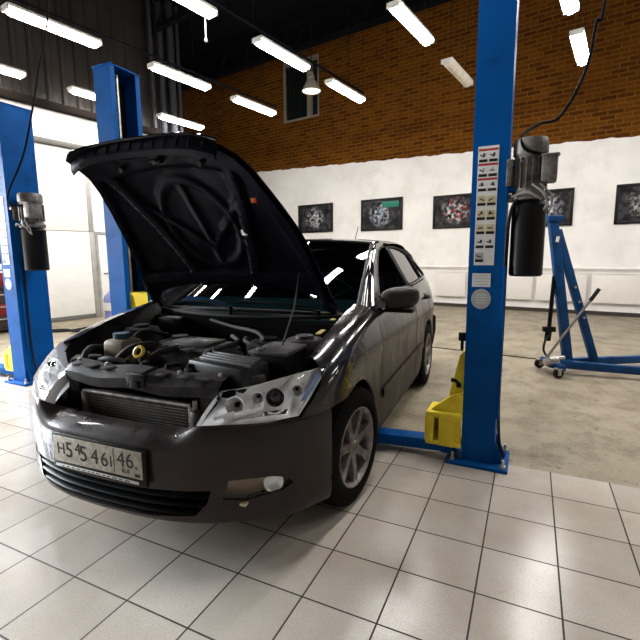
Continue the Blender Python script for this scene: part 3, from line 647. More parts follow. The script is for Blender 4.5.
# dark workbench with its load, against the gate wall behind the near column
x, y = room(-9.5, 2.98); t = empty('workbench', (x, y, 0), RA); tag(t, 'dark workbench cut by the picture edge behind the column by the gate', 'workbench')
M_bench = mat('dark_bench', (.05, .035, .035), .5, dirt=(.12, .03, .03), dirt_amt=.2); M_dred = mat('dark_red_metal', (.22, .02, .02), .4)
MB().box((0, 0, .82), (.62, 1.30, .05), bev=.008).build('worktop', M_bench, t)
b = MB(); b.box((-.02, 0, .42), (.55, 1.24, .76), bev=.008); b.build('cabinet', M_bench, t)
for k in range(3):
    dr = MB().box((.262, .32, .20+k*.22), (.02, .52, .20), bev=.006).build('drawer', M_bench if k != 1 else M_dred, t); MB().cyl((.285, .15, .25+k*.22), (.285, .49, .25+k*.22), .010, 10).build('handle', M_steel, dr)
x2, y2 = room(-9.45, 3.28); t = empty('toolbox', (x2, y2, .846), RA); tag(t, 'dark red toolbox standing on the dark workbench', 'toolbox')
MB().box((0, 0, .10), (.24, .44, .20), bev=.012).build('body', M_dred, t); MB().box((0, 0, .215), (.25, .45, .03), bev=.01).build('lid', M_dred, t); MB().tube([(0, -.12, .23), (0, -.12, .28), (0, .12, .28), (0, .12, .23)], .010, 8).build('handle', M_black, t)
x2, y2 = room(-9.62, 2.9); t = empty('spray_can', (x2, y2, .846), RA); tag(t, 'white spray can on the dark workbench', 'can'); MB().lathe([(0, 0), (.045, 0), (.045, .26), (.03, .29), (0, .29)], seg=20).build('body', M_white, t); MB().lathe([(0, .29), (.03, .29), (.03, .34), (0, .34)], seg=20).build('cap', M_red, t)
x2, y2 = room(-9.86, 3.3); t = empty('tool_board', (x2, y2, 1.25), RA); tag(t, 'dark board hung with tools on the wall above the workbench', 'board')
MB().box((0, 0, .3), (.03, .75, .62), bev=.005).build('board', M_bench, t)
for k in range(4): MB().cyl((.025, -.27+k*.18, .12+.03*(k % 2)), (.025, -.27+k*.18, .45), .02, 8).box((.03, -.27+k*.18, .47), (.03, .09, .06), bev=.01).build('tool', [M_dred, M_steel, M_black, M_dred][k], t)

# ================================================================== THE CAR  (x forward from the front axle, y to its left, z up)
PAINT = mat_paint()
M_trim = mat('black_car_trim', (.006, .006, .0065), .45, spec=.15); M_under = mat('black_underbody', (.005, .0045, .0045), .9, spec=.04)
M_bay = mat('dusty_bay_plastic', (.007, .006, .007), .45, spec=.12, dirt=(.045, .039, .037), dirt_amt=.3, dscale=7)
M_slam = mat('dusty_grey_crossmember', (.015, .014, .015), .5, spec=.1, dirt=(.060, .053, .052), dirt_amt=.42, dscale=9)
M_cover = mat('grey_engine_plastic', (.032, .031, .035), .38, dirt=(.10, .09, .088), dirt_amt=.42, dscale=11)
M_hoodin = mat('hood_underside', (.0028, .0024, .005), .42, var=.4, vscale=5, bump=.15, bscale=18, spec=.02)
M_alu = mat('dull_aluminium', (.24, .23, .22), .4, .8, dirt=(.09, .07, .06), dirt_amt=.5, dscale=14)
M_fin = mat('radiator_core', (.04, .036, .032), .6, .4, dirt=(.08, .06, .05), dirt_amt=.5, dscale=10)
M_chrome = mat('chrome', (.80, .80, .82), .09, 1.0, var=.02)
M_reflec = mat('silver_reflector', (.97, .96, .97), .2, .25, var=.04, spec=.7)
M_rim = mat('silver_alloy', (.30, .28, .28), .3, .75, dirt=(.10, .07, .06), dirt_amt=.5, dscale=10)
M_tyre = mat('tyre_rubber', (.006, .0055, .0055), .8, bump=.2, bscale=90, spec=.04)
M_glass = mat_glass('tinted_glass', (.42, .58, .60), .02); M_sglass = mat_glass('side_glass', (.30, .34, .35), .03); M_lens = mat_glass('clear_lens', (.97, .975, .98), .0, ior=1.22)
M_wip = mat('matt_black_wiper', (.006, .006, .006), .8, spec=.03)
M_seat = mat('dark_seat_cloth', (.02, .02, .022), .9); M_plate = mat('number_plate_white', (.50, .47, .41), .45, dirt=(.26, .22, .17), dirt_amt=.4, dscale=40)
M_lint = mat('lint', (.4, .3, .08), .6)
CO = empty('car', (-.6731, 2.6189, 0), -1.9635)
tag(CO, 'dark dusty sedan with its hood raised, parked on the tiles by the tall lift column', 'car')

WB = -2.42
T_side = [(-3.42, .74), (-3.25, .83), (-3.0, .90), (-2.6, .935), (-2.0, .945), (-1.0, .945), (0, .943), (.2, .938), (.34, .922), (.43, .895), (.52, .847), (.60, .775)]
T_prof = [(.14, -.075), (.18, -.045), (.24, -.02), (.35, -.006), (.5, 0), (.65, -.002), (.78, .004), (.86, -.012), (.95, -.034), (1.03, -.066), (1.10, -.105), (1.25, -.195), (1.38, -.272), (1.43, -.308), (1.465, -.34), (1.50, -.40)]
def yS(x, z): return sitp(x, T_side)+sitp(z, T_prof)
def S_side(x, z): return Vector((x, yS(x, z), z))
T_z = [(-.60, 1.035), (-.52, 1.02), (-.3, .985), (0, .925), (.2, .865), (.33, .815), (.55, .70)]
def S_fend(x, t):
    t0 = sitp(x, T_z)-.06
    if t <= t0: return S_side(x, t)
    th = (t-t0)/.20*math.pi/2; y0 = yS(x, t0)
    return Vector((x, y0-.165*(1-math.cos(th)), t0+.075*math.sin(th)))
def arch(cx, r=.365, a0=0, a1=180, n=26, cz=.325):
    return [(cx+r*math.cos(R(a0+(a1-a0)*i/n)), cz+r*math.sin(R(a0+(a1-a0)*i/n))) for i in range(n+1)]
def both(name, fn, m, parent=CO, **k):
    """the left one and its mirror image on the right of the car"""
    out = []
    for sg in (1, -1):
        mb = MB(); fn(mb, sg)
        if sg < 0: mb.map(lambda p: Vector((p.x, -p.y, p.z)))
        out.append(mb.build(name, m, parent, **k))
    return out
# ---- fenders
tz = lambda x: sitp(x, T_z)+.135
fend = [(-.36, .20)]
ar = arch(0, a0=180, a1=62)            # from the rear of the arch up and over to the bumper seam
fend_poly = [(-.455, .20), (-.372, .20), (-.365, .325)]+ar[1:]+[(.345, .650), (.510, .650), (.482, .70), (.395, .79), (.315, tz(.315)-.075), (.27, tz(.27)-.03), (.25, tz(.25))]+[(x, tz(x)) for x in (.2, .1, 0, -.1, -.2, -.3, -.4, -.52)]+[(-.53, 1.02), (-.515, .9), (-.49, .7), (-.47, .5), (-.457, .3)]
both('fender', lambda mb, sg: panel(mb, S_fend, fend_poly, (), .026, .012, inward=(0, -1, 0)), PAINT)
# ---- doors, quarter panels, sills
fd = [(-.475, .245), (-1.715, .245), (-1.715, 1.055), (-.58, 1.035), (-.538, 1.02), (-.523, .9), (-.498, .7), (-.478, .5), (-.465, .3)]
fdo = both('front_door', lambda mb, sg: panel(mb, S_side, fd, (), .03, .02, inward=(0, -1, 0)), PAINT)
ra = arch(WB, r=.375, a0=20, a1=76)
rd = [(-1.728, .245), (WB+.40, .245), (WB+.385, .40)]+ra[2:]+[(-2.46, .80), (-2.60, .92), (-2.63, 1.085), (-1.728, 1.056)]
rdo = both('rear_door', lambda mb, sg: panel(mb, S_side, rd, (), .03, .02, inward=(0, -1, 0)), PAINT)
ra2 = arch(WB, r=.365, a0=78, a1=180)
qp = [(WB+.08, .69)]+ra2[1:]+[(WB-.372, .22), (-3.41, .22), (-3.42, .9), (-3.34, 1.03), (-3.1, 1.085), (-2.645, 1.09), (-2.615, .92), (-2.475, .80)]
both('quarter_panel', lambda mb, sg: panel(mb, S_side, qp, (), .03, .015, inward=(0, -1, 0)), PAINT)
sl = [(-.372, .15), (WB+.372, .15), (WB+.372, .238), (-.372, .238)]
both('sill', lambda mb, sg: panel(mb, S_side, sl, (), .03, .02, inward=(0, -1, 0)), PAINT)
def mould(x0, x1):
    def f(mb, sg):
        def F(u, v):
            x = x0+(x1-x0)*u; z = .475+.035*(-.45-x)*.5; a = 2*math.pi*v
            p = S_side(x, z+.030*math.sin(a)); p.y += .010+.009*max(-.9, math.cos(a)); return p
        mb.grid(F, 20, 10)
    return f
for dd, a, b_ in ((fdo, -.50, -1.70), (rdo, -1.74, -2.02)):
    for o, sg in zip(dd, (1, -1)):
        mb = MB(); mould(a, b_)(mb, sg)
        if sg < 0: mb.map(lambda p: Vector((p.x, -p.y, p.z)))
        mb.build('side_moulding', PAINT, o)
def handle(x0):
    def f(mb, sg):
        z = .905+.02*(-x0-1.4)
        pts = [S_side(x0-.11+.22*i/8, z)+Vector((0, .006+.034*math.sin(math.pi*i/8)**.6, 0)) for i in range(9)]
        mb.tube(pts, .014, 10)
        mb.lathe([(0, 0), (.045, 0), (.05, .004), (0, .004)], Matrix.Translation(S_side(x0, z)+Vector((0, -.001, 0))) @ Matrix.Rotation(R(-90), 4, 'X'), 20)
    return f
for dd, x0 in ((fdo, -1.50), (rdo, -2.36)):
    for o, sg in zip(dd, (1, -1)):
        mb = MB(); handle(x0)(mb, sg)
        if sg < 0: mb.map(lambda p: Vector((p.x, -p.y, p.z)))
        mb.build('door_handle', PAINT, o)
# ---- side window frames and panes
up_ = lambda L: [(x, z if z < 1.04 else 1.04+(z-1.04)*1.065) for x, z in L]
outl = [(-.545, 1.03), (-.80, 1.155), (-1.05, 1.265), (-1.30, 1.362), (-1.48, 1.415), (-1.75, 1.44), (-2.1, 1.442), (-2.4, 1.42), (-2.7, 1.36), (-2.95, 1.26), (-3.2, 1.10), (-3.22, 1.088), (-2.63, 1.093), (-1.72, 1.063)]
w1 = [(-.74, 1.068), (-.98, 1.190), (-1.22, 1.295), (-1.42, 1.365), (-1.58, 1.392), (-1.70, 1.395), (-1.69, 1.075)]
w2 = [(-1.775, 1.078), (-1.785, 1.397), (-2.1, 1.396), (-2.32, 1.375), (-2.50, 1.33), (-2.53, 1.105)]
w3 = [(-2.575, 1.11), (-2.555, 1.31), (-2.72, 1.25), (-2.90, 1.15), (-2.93, 1.115)]
outl, w1, w2, w3 = up_(outl), up_(w1), up_(w2), up_(w3)
both('window_frame', lambda mb, sg: panel(mb, S_side, outl, (w1, w2, w3), .025, .03, inward=(0, -1, 0)), PAINT)
def gl(poly):
    def f(mb, sg): panel(mb, lambda x, z: S_side(x, z)-Vector((0, .012, 0)), poly, (), .06, .004, inward=(0, -1, 0))
    return f
def grow(poly, k=1.03):
    c = np.mean(poly, 0); return [tuple(c+(np.array(p)-c)*k) for p in poly]
for wn_ in (w2, w3): both('side_window', gl(grow(wn_)), M_sglass)
mb = MB(); gl(grow(w1))(mb, -1); mb.map(lambda p: Vector((p.x, -p.y, p.z))).build('side_window', M_sglass, CO)      # the left front one is wound down
def seal(mb, sg):
    for wn_ in (w1, w2, w3):
        pts = [S_side(*p)+Vector((0, -.004, 0)) for p in resample(wn_, .05)]; mb.tube(pts+[pts[0]], .010, 6, 0, False)
both('window_seal', seal, M_trim)
both('pillar_cover', lambda mb, sg: panel(mb, lambda x, z: S_side(x, z)+Vector((0, .002, 0)), [(-1.695, 1.072), (-1.705, 1.395), (-1.78, 1.397), (-1.77, 1.078)], (), .03, .004, inward=(0, -1, 0)), M_trim)
# ---- windscreen, roof, tail
def S_ws(a, b):
    hw_ = .765+(.578-.765)*b
    return Vector((-.35+(-1.36+.35)*b-(.17)*a*a, a*hw_, .992+(1.473-.992)*b+.03*math.sin(math.pi*b)-.03*a*a*(1-.1*b)))
m = MB(); panel(m, S_ws, [(-1, -.03), (1, -.03), (1, 1), (-1, 1)], (), .07, .005, inward=(-1, 0, -.5)); WS = m.build('windscreen', M_glass, CO)
m = MB()
for e in ([(-1, 0), (-1, 1)], [(1, 0), (1, 1)], [(-1, 1), (1, 1)], [(-1, 0), (1, 0)]):
    pts = [S_ws(e[0][0]+(e[1][0]-e[0][0])*i/16, e[0][1]+(e[1][1]-e[0][1])*i/16) for i in range(17)]; m.tube(pts, .012, 6)
m.build('windscreen_seal', M_trim, WS)
def S_roof(a, b):
    p = S_ws(1 if a > 1 else -1 if a < -1 else a, 1); aa = max(-1, min(1, a)); ex = max(0, abs(a)-1)
    x = p.x+(-2.78-p.x)*b; hw_ = .578+.035*math.sin(math.pi*min(1, b))+.0*b
    z = 1.473-.035*aa*aa+.048*math.sin(math.pi*(b*.92))-.055*b*b
    return Vector((x, aa*hw_+(.05 if a > 0 else -.05)*ex/.1, z-.02*ex/.1))
m = MB(); m.grid(lambda u, v: S_roof(-1.1+2.2*u, v), 32, 24); RF = m.build('roof', PAINT, CO)
# front faces of the front pillars, between screen and side
def pil(mb, sg):
    oo = [S_side(*p) for p in outl[:6]]; oo = catmull(oo, 6)
    n = len(oo)
    def F(u, v):
        i = u*(n-1); k = min(int(i), n-2); o_ = oo[k].lerp(oo[k+1], i-k); b = min(1, u*1.02); q = S_ws(1, b)+Vector((.0, .004, .002)); p = q.lerp(o_, v); p += Vector((.012, .004, .012))*math.sin(math.pi*v); return p
    mb.grid(F, 24, 6)
both('front_pillar', pil, PAINT)
def S_tail(a, b):
    t = [(-2.78, 1.43, .60), (-3.0, 1.29, .64), (-3.22, 1.115, .70), (-3.36, 1.075, .72), (-3.45, 1.02, .73), (-3.48, .8, .76), (-3.46, .62, .78), (-3.53, .58, .82), (-3.55, .4, .82), (-3.50, .24, .80), (-3.3, .18, .8)]
    i = b*(len(t)-1); k = min(int(i), len(t)-2); f_ = i-k; x, z, h_ = [t[k][j]+(t[k+1][j]-t[k][j])*f_ for j in range(3)]
    return Vector((x+.06*a*a, a*h_*(1.0+.06*(abs(a) > .95)), z-.03*a*a*(b < .4)))
m = MB(); m.grid(lambda u, v: S_tail(-1+2*u, v), 24, 40); m.build('tail', PAINT, CO)
k = MB(); k.tube([(-2.62, .05, 1.44), (-2.66, .05, 1.475)], .013, 10).tube([(-2.66, .05, 1.47), (-2.80, .055, 1.67)], .0042, 8); k.build('antenna', M_trim, CO)
# ---- cabin
m = MB(); m.box((-1.75, 0, .19), (3.4, 1.66, .06)).box((-.42, 0, .55), (.05, 1.66, .75)); m.build('floor_pan', M_under, CO)
m = MB(); m.prism([(-.45, .9), (-.75, 1.02), (-1.0, 1.01), (-1.08, .93), (-1.05, .75), (-.45, .7)], -.70, .70, Matrix(((1, 0, 0, 0), (0, 0, 1, 0), (0, 1, 0, 0), (0, 0, 0, 1)))); m.build('dashboard', M_seat, CO)
for sg in (1, -1):
    m = MB(); m.box((-1.55, sg*.36, .52), (.5, .48, .16), bev=.05).box((-1.83, sg*.36, .85), (.14, .46, .62), Matrix.Rotation(R(-14), 4, 'Y'), bev=.05); st = m.build('front_seat', M_seat, CO)
    MB().box((-1.93, sg*.36, 1.23), (.09, .26, .18), bev=.04).cyl((-1.90, sg*.36-.06, 1.10), (-1.92, sg*.36-.06, 1.2), .007, 8).cyl((-1.90, sg*.36+.06, 1.10), (-1.92, sg*.36+.06, 1.2), .007, 8).build('headrest', M_seat, st)
m = MB(); m.box((-2.45, 0, .52), (.5, 1.3, .16), bev=.05).box((-2.72, 0, .86), (.14, 1.3, .6), Matrix.Rotation(R(-18), 4, 'Y'), bev=.05); m.build('rear_seat', M_seat, CO)
m = MB(); Mw = Matrix.Translation((-1.17, .36, 1.0)) @ Matrix.Rotation(R(-62), 4, 'Y'); pts = [Mw @ Vector((.185*math.cos(a*math.pi/16), .185*math.sin(a*math.pi/16), 0)) for a in range(33)]
m.tube(pts, .014, 8, 0, False)
for a in (90, 210, 330): m.tube([Mw @ Vector((0, 0, -.01)), Mw @ Vector((.18*math.cos(R(a+90)), .18*math.sin(R(a+90)), 0))], .016, 8)
m.build('steering_wheel', M_trim, CO)
m = MB(); m.box((-1.28, 0, 1.36), (.02, .22, .065), bev=.02).cyl((-1.28, 0, 1.38), (-1.30, 0, 1.45), .010, 8); m.build('inner_mirror', M_trim, CO)
# ---- door mirrors
def mirr(mb, sg):
    b = bmesh.new(); bmesh.ops.create_uvsphere(b, u_segments=24, v_segments=16, radius=1)
    for v in b.verts:
        x, y, z = v.co
        x = x*(.85 if x < 0 else 1.0); e = lambda q, n: math.copysign(abs(q)**n, q)
        x, y, z = e(x, .85), e(y, .7), e(z, .75)
        v.co = (-.80+.085*x-.03*y, 1.02+.125*y, 1.055+.074*z+.012*y)
        if x < -.5: v.co.x = -.80-.045-.03*y
    mb.bm(b); 
M_dusty = mat('dusty_paint', (.012, .009, .008), .3, dirt=(.04, .03, .027), dirt_amt=.5, coat=.1)
def mirr2(mb, sg): mirr(mb, sg); mb.map(lambda p: p+Vector((.06, -.022, .008)))
mirs = both('door_mirror', mirr2, M_dusty, smooth=50)
for o, sg in zip(mirs, (1, -1)):
    k = MB(); k.prism([(-.66, 1.0), (-.86, 1.02), (-.84, 1.05), (-.72, 1.05)], .865, .955, Matrix(((1, 0, 0, 0), (0, 0, 1, 0), (0, 1, 0, 0), (0, 0, 0, 1))))
    k.box((-.80, 1.02, .972), (.12, .20, .02), bev=.008)
    k.map(lambda p: Vector((p.x+.06, sg*(p.y-.022), p.z+.008)))
    k.build('mirror_foot', M_trim, o)
    k = MB(); k.box((-.848, 1.02, 1.055), (.006, .17, .105), Matrix.Rotation(R(12), 4, 'Z'), bev=.002)
    k.map(lambda p: Vector((p.x+.06, sg*(p.y-.022), p.z+.008)))
    k.build('mirror_glass', M_chrome, o)
# ---- front bumper
PL = catmull([(.34, -.925, 0), (.43, -.895, 0), (.54, -.832, 0), (.63, -.735, 0), (.71, -.60, 0), (.775, -.46, 0), (.815, -.28, 0), (.826, -.15, 0), (.83, 0, 0), (.826, .15, 0), (.815, .28, 0), (.775, .46, 0), (.71, .60, 0), (.63, .735, 0), (.54, .832, 0), (.43, .895, 0), (.34, .925, 0)], 10)
sl_ = [0]
for i in range(1, len(PL)): sl_.append(sl_[-1]+(PL[i]-PL[i-1]).length)
SLEN = sl_[-1]; sl_ = [s-SLEN/2 for s in sl_]
PX = [p.x for p in PL]; PY = [p.y for p in PL]
def plan(s):
    x = float(np.interp(s, sl_, PX)); y = float(np.interp(s, sl_, PY)); e = .012
    tx = float(np.interp(s+e, sl_, PX)-np.interp(s-e, sl_, PX)); ty = float(np.interp(s+e, sl_, PY)-np.interp(s-e, sl_, PY)); q = math.hypot(tx, ty)
    return x, y, ty/q, -tx/q
def s_of_y(y): return float(np.interp(y, PY, sl_))
B_in = [(0, .15), (.07, .06), (.15, .02), (.26, .006), (.40, .010), (.50, .004), (.60, 0), (.72, 0)]
B_z = [(0, .190), (.07, .193), (.15, .215), (.26, .262), (.40, .325), (.50, .385), (.60, .45), (.72, .52)]
def zt(s): return .602+(.648-.602)*sstep(.36, .52, abs(s))
def it_(s): return .125+(.028-.125)*sstep(.34, .52, abs(s))*1.0
def S_b(s, v, off=0):
    x, y, nx, ny = plan(s)
    if v <= .72: ins = sitp(v, B_in); z = sitp(v, B_z)
    else:
        q = (v-.72)/.28; ins = it_(s)*(1-math.cos(q*math.pi/2))**1.1; z = .52+(zt(s)-.52)*math.sin(q*math.pi/2)**.9
        z -= .0
    side = sstep(1.0, 1.17, abs(s)); ins = ins*(1-side)+side*(-.0 if v > .4 else sitp(v, B_in)*.5)
    ins += off
    return Vector((x-nx*ins, y-ny*ins, z))
def v_of_z(z): return float(np.interp(z, [b for a, b in B_z], [a for a, b in B_z]))
sI = .475; intake = [(-sI, v_of_z(.255)), (-sI-.05, v_of_z(.31)), (-sI-.07, v_of_z(.37)), (-.2, v_of_z(.362)), (.2, v_of_z(.362)), (sI+.07, v_of_z(.37)), (sI+.05, v_of_z(.31)), (sI, v_of_z(.255)), (.25, v_of_z(.235)), (-.25, v_of_z(.235))]
s0, s1 = s_of_y(.575), s_of_y(.825)
fogp = [(s0, v_of_z(.325)), (s0+.03, v_of_z(.412)), (s0+.16, v_of_z(.416)), (s1-.09, v_of_z(.416)), (s1-.02, v_of_z(.40)), (s1, v_of_z(.368)), (s1-.04, v_of_z(.345)), (s1-.14, v_of_z(.328)), (s0+.1, v_of_z(.316))]
fogm = [(-a, b) for a, b in fogp][::-1]
ae = SLEN/2
bump_out = [(-ae, .06), (-.6, 0), (0, 0), (.6, 0), (ae, .06), (ae, 1), (.52, 1), (.36, 1), (.2, 1), (0, 1), (-.2, 1), (-.36, 1), (-.52, 1), (-ae, 1)]
m = MB(); panel(m, S_b, bump_out, (intake, fogp, fogm), .022, .014, inward=(-1, 0, 0)); BM = m.build('front_bumper', PAINT, CO)
# grille slats in the lower intake
g = MB(); panel(g, lambda s, v: S_b(s, v, .085), grow(intake, 1.12), (), .05, .006, inward=(-1, 0, 0)); g.build('intake_back', M_under, BM)
for z in (.258, .294, .330):
    g = MB()
    def F(u, v, z=z):
        s = -sI-.06+(2*sI+.12)*u; a = 2*math.pi*v; p = S_b(s, v_of_z(z), .03+.028*math.cos(a)); p.z = z+.007*math.sin(a); return p
    g.grid(F, 40, 10); g.build('intake_slat', M_trim, BM)
g = MB(); 
def F(u, v):
    s = -.95+1.9*u; a = 2*math.pi*v; p = S_b(s, .05, .0+.012*math.cos(a)); p.z = .200+.014*math.sin(a); return p
g.grid(F, 50, 8); g.build('lower_lip', M_trim, BM)
# fog lamps
for pol, sg in ((fogp, 1), (fogm, -1)):
    f = MB(); panel(f, lambda s, v: S_b(s, v, .006), grow(pol, 1.0), (), .02, .003, inward=(-1, 0, 0)); fo = f.build('fog_lamp', M_lens, CO)
    f = MB(); panel(f, lambda s, v: S_b(s, v, .05), grow(pol, 1.08), (), .04, .004, inward=(-1, 0, 0)); f.build('backing', mat('fog_lamp_backing', (.42, .33, .25), .35, .35, dirt=(.25, .18, .12), dirt_amt=.5), fo)
    sc_ = sg*(s1-.085); c = S_b(sc_, v_of_z(.375), .03); x, y, nx, ny = plan(sc_)
    d = Vector((nx, ny, 0)); M = Matrix.Translation(c-d*.02) @ d.to_track_quat('Z', 'Y').to_matrix().to_4x4()
    f = MB(); f.lathe([(0, 0), (.014, .002), (.03, .012), (.040, .03), (.043, .032), (.043, .0)], M, 24, caps=False); f.build('reflector', M_reflec, fo)
    sc_ = sg*(s0+.09); c = S_b(sc_, v_of_z(.305), -.004); f = MB(); f.box(c, (.03, .03, .012), bev=.004)
    if sg > 0: f.build('chipped_patch', mat('pale_chip', (.65, .56, .38), .6), BM)
# number plate in its holder
px, pz = .828, .468
P = MB(); P.box((px+.004, 0, pz-.005), (.016, .565, .165), bev=.006)
PH = P.build('number_plate', M_black, CO)
P = MB(); P.box((px+.014, 0, pz+.008), (.004, .53, .122), bev=.0015); PB = P.build('plate', M_plate, PH)
P = MB(); P.box((px+.0135, -.01, pz-.073), (.003, .50, .013), bev=.001); P.build('dealer_strip', M_white, PH)
P = MB(); random.seed(3); yy = -.22
while yy < .2:
    wl = random.uniform(.012, .03); P.box((px+.0156, yy+wl/2, pz-.073), (.001, wl, .004)); yy += wl+.012
P.build('strip_print', M_ink, PH, smooth=0)
L_ = MB()
for txt, y0, z0, sz in (('H', -.243, -.022, .075), ('5', -.190, -.032, .105), ('4', -.128, -.010, .080), ('5', -.100, -.036, .105), ('4', -.030, -.034, .098), ('6', .028, -.036, .095), ('I', .082, -.030, .07), ('46.', .125, -.018, .098), ('RUS', .150, -.044, .026)):
    vs, fs = text_mesh(txt, sz); L_.add([(px+.0168+v.z, y0+v.x, pz+z0+.008+v.y) for v in vs], fs)
L_.box((px+.0165, .108, pz+.008), (.001, .003, .112)); L_.box((px+.0165, .238, pz-.038), (.001, .028, .014)); L_.build('characters', M_ink, PH, smooth=0)
# ---- headlamps
hb = catmull([(.733, .46, .634), (.685, .59, .640), (.61, .72, .648), (.52, .842, .665)], 8); ht = catmull([(.567, .48, .748), (.525, .60, .770), (.455, .715, .800), (.375, .815, .824), (.285, .885, .836)], 8)
def along(c, u):
    i = u*(len(c)-1); k = min(int(i), len(c)-2); return c[k].lerp(c[k+1], i-k)
def S_h(u, v, off=0):
    a = along(hb, u); b = along(ht, u); p = a.lerp(b, v); n_ = Vector((.75, .25+.5*u, .45)).normalized(); return p+n_*(.028*math.sin(math.pi*v)**.8*(.55+.45*math.sin(math.pi*min(1, u+.1)))+off)
hp = [(0, 0), (1, 0), (1.0, .5), (1, 1), (0, 1)]
hl = both('headlamp', lambda mb, sg: panel(mb, S_h, hp, (), .045, .004, inward=(-1, -.3, -.5)), M_lens)
for o, sg in zip(hl, (1, -1)):
    fl = (lambda p: Vector((p.x, -p.y, p.z)))
    def put(mb, name, m_, **k):
        if sg < 0: mb.map(fl)
        return mb.build(name, m_, o, **k)
    put(MB().grid(lambda u, v: S_h(u, v, -.075+.03*(1-math.sin(math.pi*v))+.007*math.sin(26*u+5*v)*math.sin(math.pi*v)), 60, 14), 'housing', M_reflec)
    mb = MB(); ed = [S_h(i/20, 0) for i in range(21)]+[S_h(1, i/10) for i in range(1, 11)]+[S_h(1-i/20, 1) for i in range(1, 21)]+[S_h(0, 1-i/10) for i in range(1, 11)]
    nE = len(ed); bk = []
    for (a, b) in [(i/20, 0) for i in range(21)]+[(1, i/10) for i in range(1, 11)]+[(1-i/20, 1) for i in range(1, 21)]+[(0, 1-i/10) for i in range(1, 11)]: bk.append(S_h(a, b, -.05))
    mb.add(ed+bk, [(i, (i+1) % nE, nE+(i+1) % nE, nE+i) for i in range(nE)]); put(mb, 'rim', M_reflec)
    for (u, v, r, dark) in ((.25, .54, .040, 0), (.60, .56, .042, 1), (.80, .60, .026, 0), (.42, .64, .026, 0)):
        c = S_h(u, v, -.052 if dark else -.040); d = Vector((.86, .22+.3*u, .16)).normalized(); M = Matrix.Translation(c) @ d.to_track_quat('Z', 'Y').to_matrix().to_4x4()
        if dark:
            put(MB().lathe([(r*.72, -.02), (r*.80, .02), (r*.95, .028), (r, .022), (r, -.02)], M, 28), 'projector_ring', M_chrome)
            put(MB().lathe([(r*.74, .005), (r*.6, .018), (r*.35, .027), (0, .03)], M, 28), 'projector_lens', mat('dark_projector_lens', (.01, .01, .014), .04, coat=1))
        else:
            put(MB().lathe([(r*1.02, .022), (r*.98, .030), (r*.92, .022), (r*.80, .0), (r*.55, -.022), (r*.28, -.030)], M, 28, caps=False), 'reflector_bowl', M_reflec)
            put(MB().lathe([(r*.30, -.030), (r*.30, -.012), (r*.18, -.004), (0, -.002)], M, 20), 'bulb_holder', M_trim)
    for q in range(3):
        mb = MB(); mb.beam(S_h(.12+.10*q, .22, -.030), S_h(.30+.12*q, .34, -.034), .010, .016, bev=.003); put(mb, 'inner_fin', M_reflec)
    mb = MB(); mb.grid(lambda u, v: S_h(.30+.55*u, .10+.10*v+.05*math.sin(math.pi*u), -.022-.02*v), 16, 4); put(mb, 'inner_brow', M_chrome)
    mb = MB(); mb.grid(lambda u, v: S_h(.92+.06*u, .30+.60*v, -.02), 4, 8); put(mb, 'side_marker', mat('amber_blue_lens', (.16, .22, .36), .15))
# ---- hood, raised on its hinges
PHI = R(64.6); hx, hz = -.47, 1.0; HC, HS = math.cos(PHI), math.sin(PHI)
T_W = [(0, .745), (.4, .695), (.7, .64), (.9, .595), (1.0, .572), (1.08, .556), (1.16, .54)]
def yc(h): return -.062-.14*h/1.1
def dh(h, y):
    W = sitp(min(h, 1.16), T_W); q = min(1.15, abs(y)/W)
    base = sitp(h, [(0, .03), (.3, .03), (.6, .0), (.9, -.06), (1.08, -.115), (1.2, -.19)])
    return base-(.055+.035*min(1.1, h))*q**2.4-.085*y*h
def HP(h, y, d): return Vector((hx+h*HC-d*HS, y+yc(h), hz+h*HS+d*HC))
hpoly = [(0, -.745), (.03, -.69), (.11, -.64), (.155, -.40), (.165, 0), (.155, .40), (.11, .64), (.03, .69), (0, .745)]+[(h, sitp(h, T_W)+.055*sstep(.2, .65, h)) for h in (.15, .3, .45, .6, .75, .9, .98)]+[(1.05, .585), (1.11, .50), (1.15, .40), (1.178, .28), (1.19, .15), (1.193, 0), (1.19, -.15), (1.185, -.3), (1.18, -.46), (1.165, -.56), (1.13, -.61), (1.07, -.605), (1.0, -.585)]+[(h, -sitp(h, T_W)) for h in (.9, .75, .6, .45, .3, .15)]
m = MB(); panel(m, lambda h, y: HP(h, y, dh(h, y)), hpoly, (), .035, .006, inward=(HS, 0, -HC)); HD = m.build('hood', PAINT, CO)
def rib(h, y):
    W = sitp(min(h, 1.16), T_W); e = min(W-abs(y), (1.18-.12*(abs(y)/.5)**2)-h, h-.02)
    r_ = 1-sstep(.05, .085, e)                                     # raised frame along the edge
    r_ = max(r_, 1-sstep(.03, .06, abs(h-1.0-.05*math.cos(y*3))))   # cross member behind the nose
    r_ = max(r_, 1-sstep(.03, .055, abs(abs(y)-(.16+.30*h))))        # two slanted members
    r_ = max(r_, (1-sstep(.03, .055, abs(h-.235))) )
    rr = math.hypot((h-.62)/.30, y/.26); r_ = max(r_, .55*(1-sstep(.05, .14, abs(rr-1)))) if rr < 1.3 else r_
    r_ = max(r_, .5*(1-sstep(.012, .03, abs(y)))*(.3 < h < .95))
    r_ = max(r_, .6*(1-sstep(.015, .035, abs(abs(y)*.8-(h-.45)*.9)))*(.45 < h < .8))
    return r_
hin = [(h_*.985+.008, y_*.972) for h_, y_ in hpoly]
m = MB(); panel(m, lambda h, y: HP(h, y, dh(h, y)-.016-.030*rib(h, y)+.004*noise.noise(Vector((h*9, y*9, 0)))), hin, (), .017, .004, inward=(-HS, 0, HC)); HI = m.build('inner_panel', M_hoodin, HD)
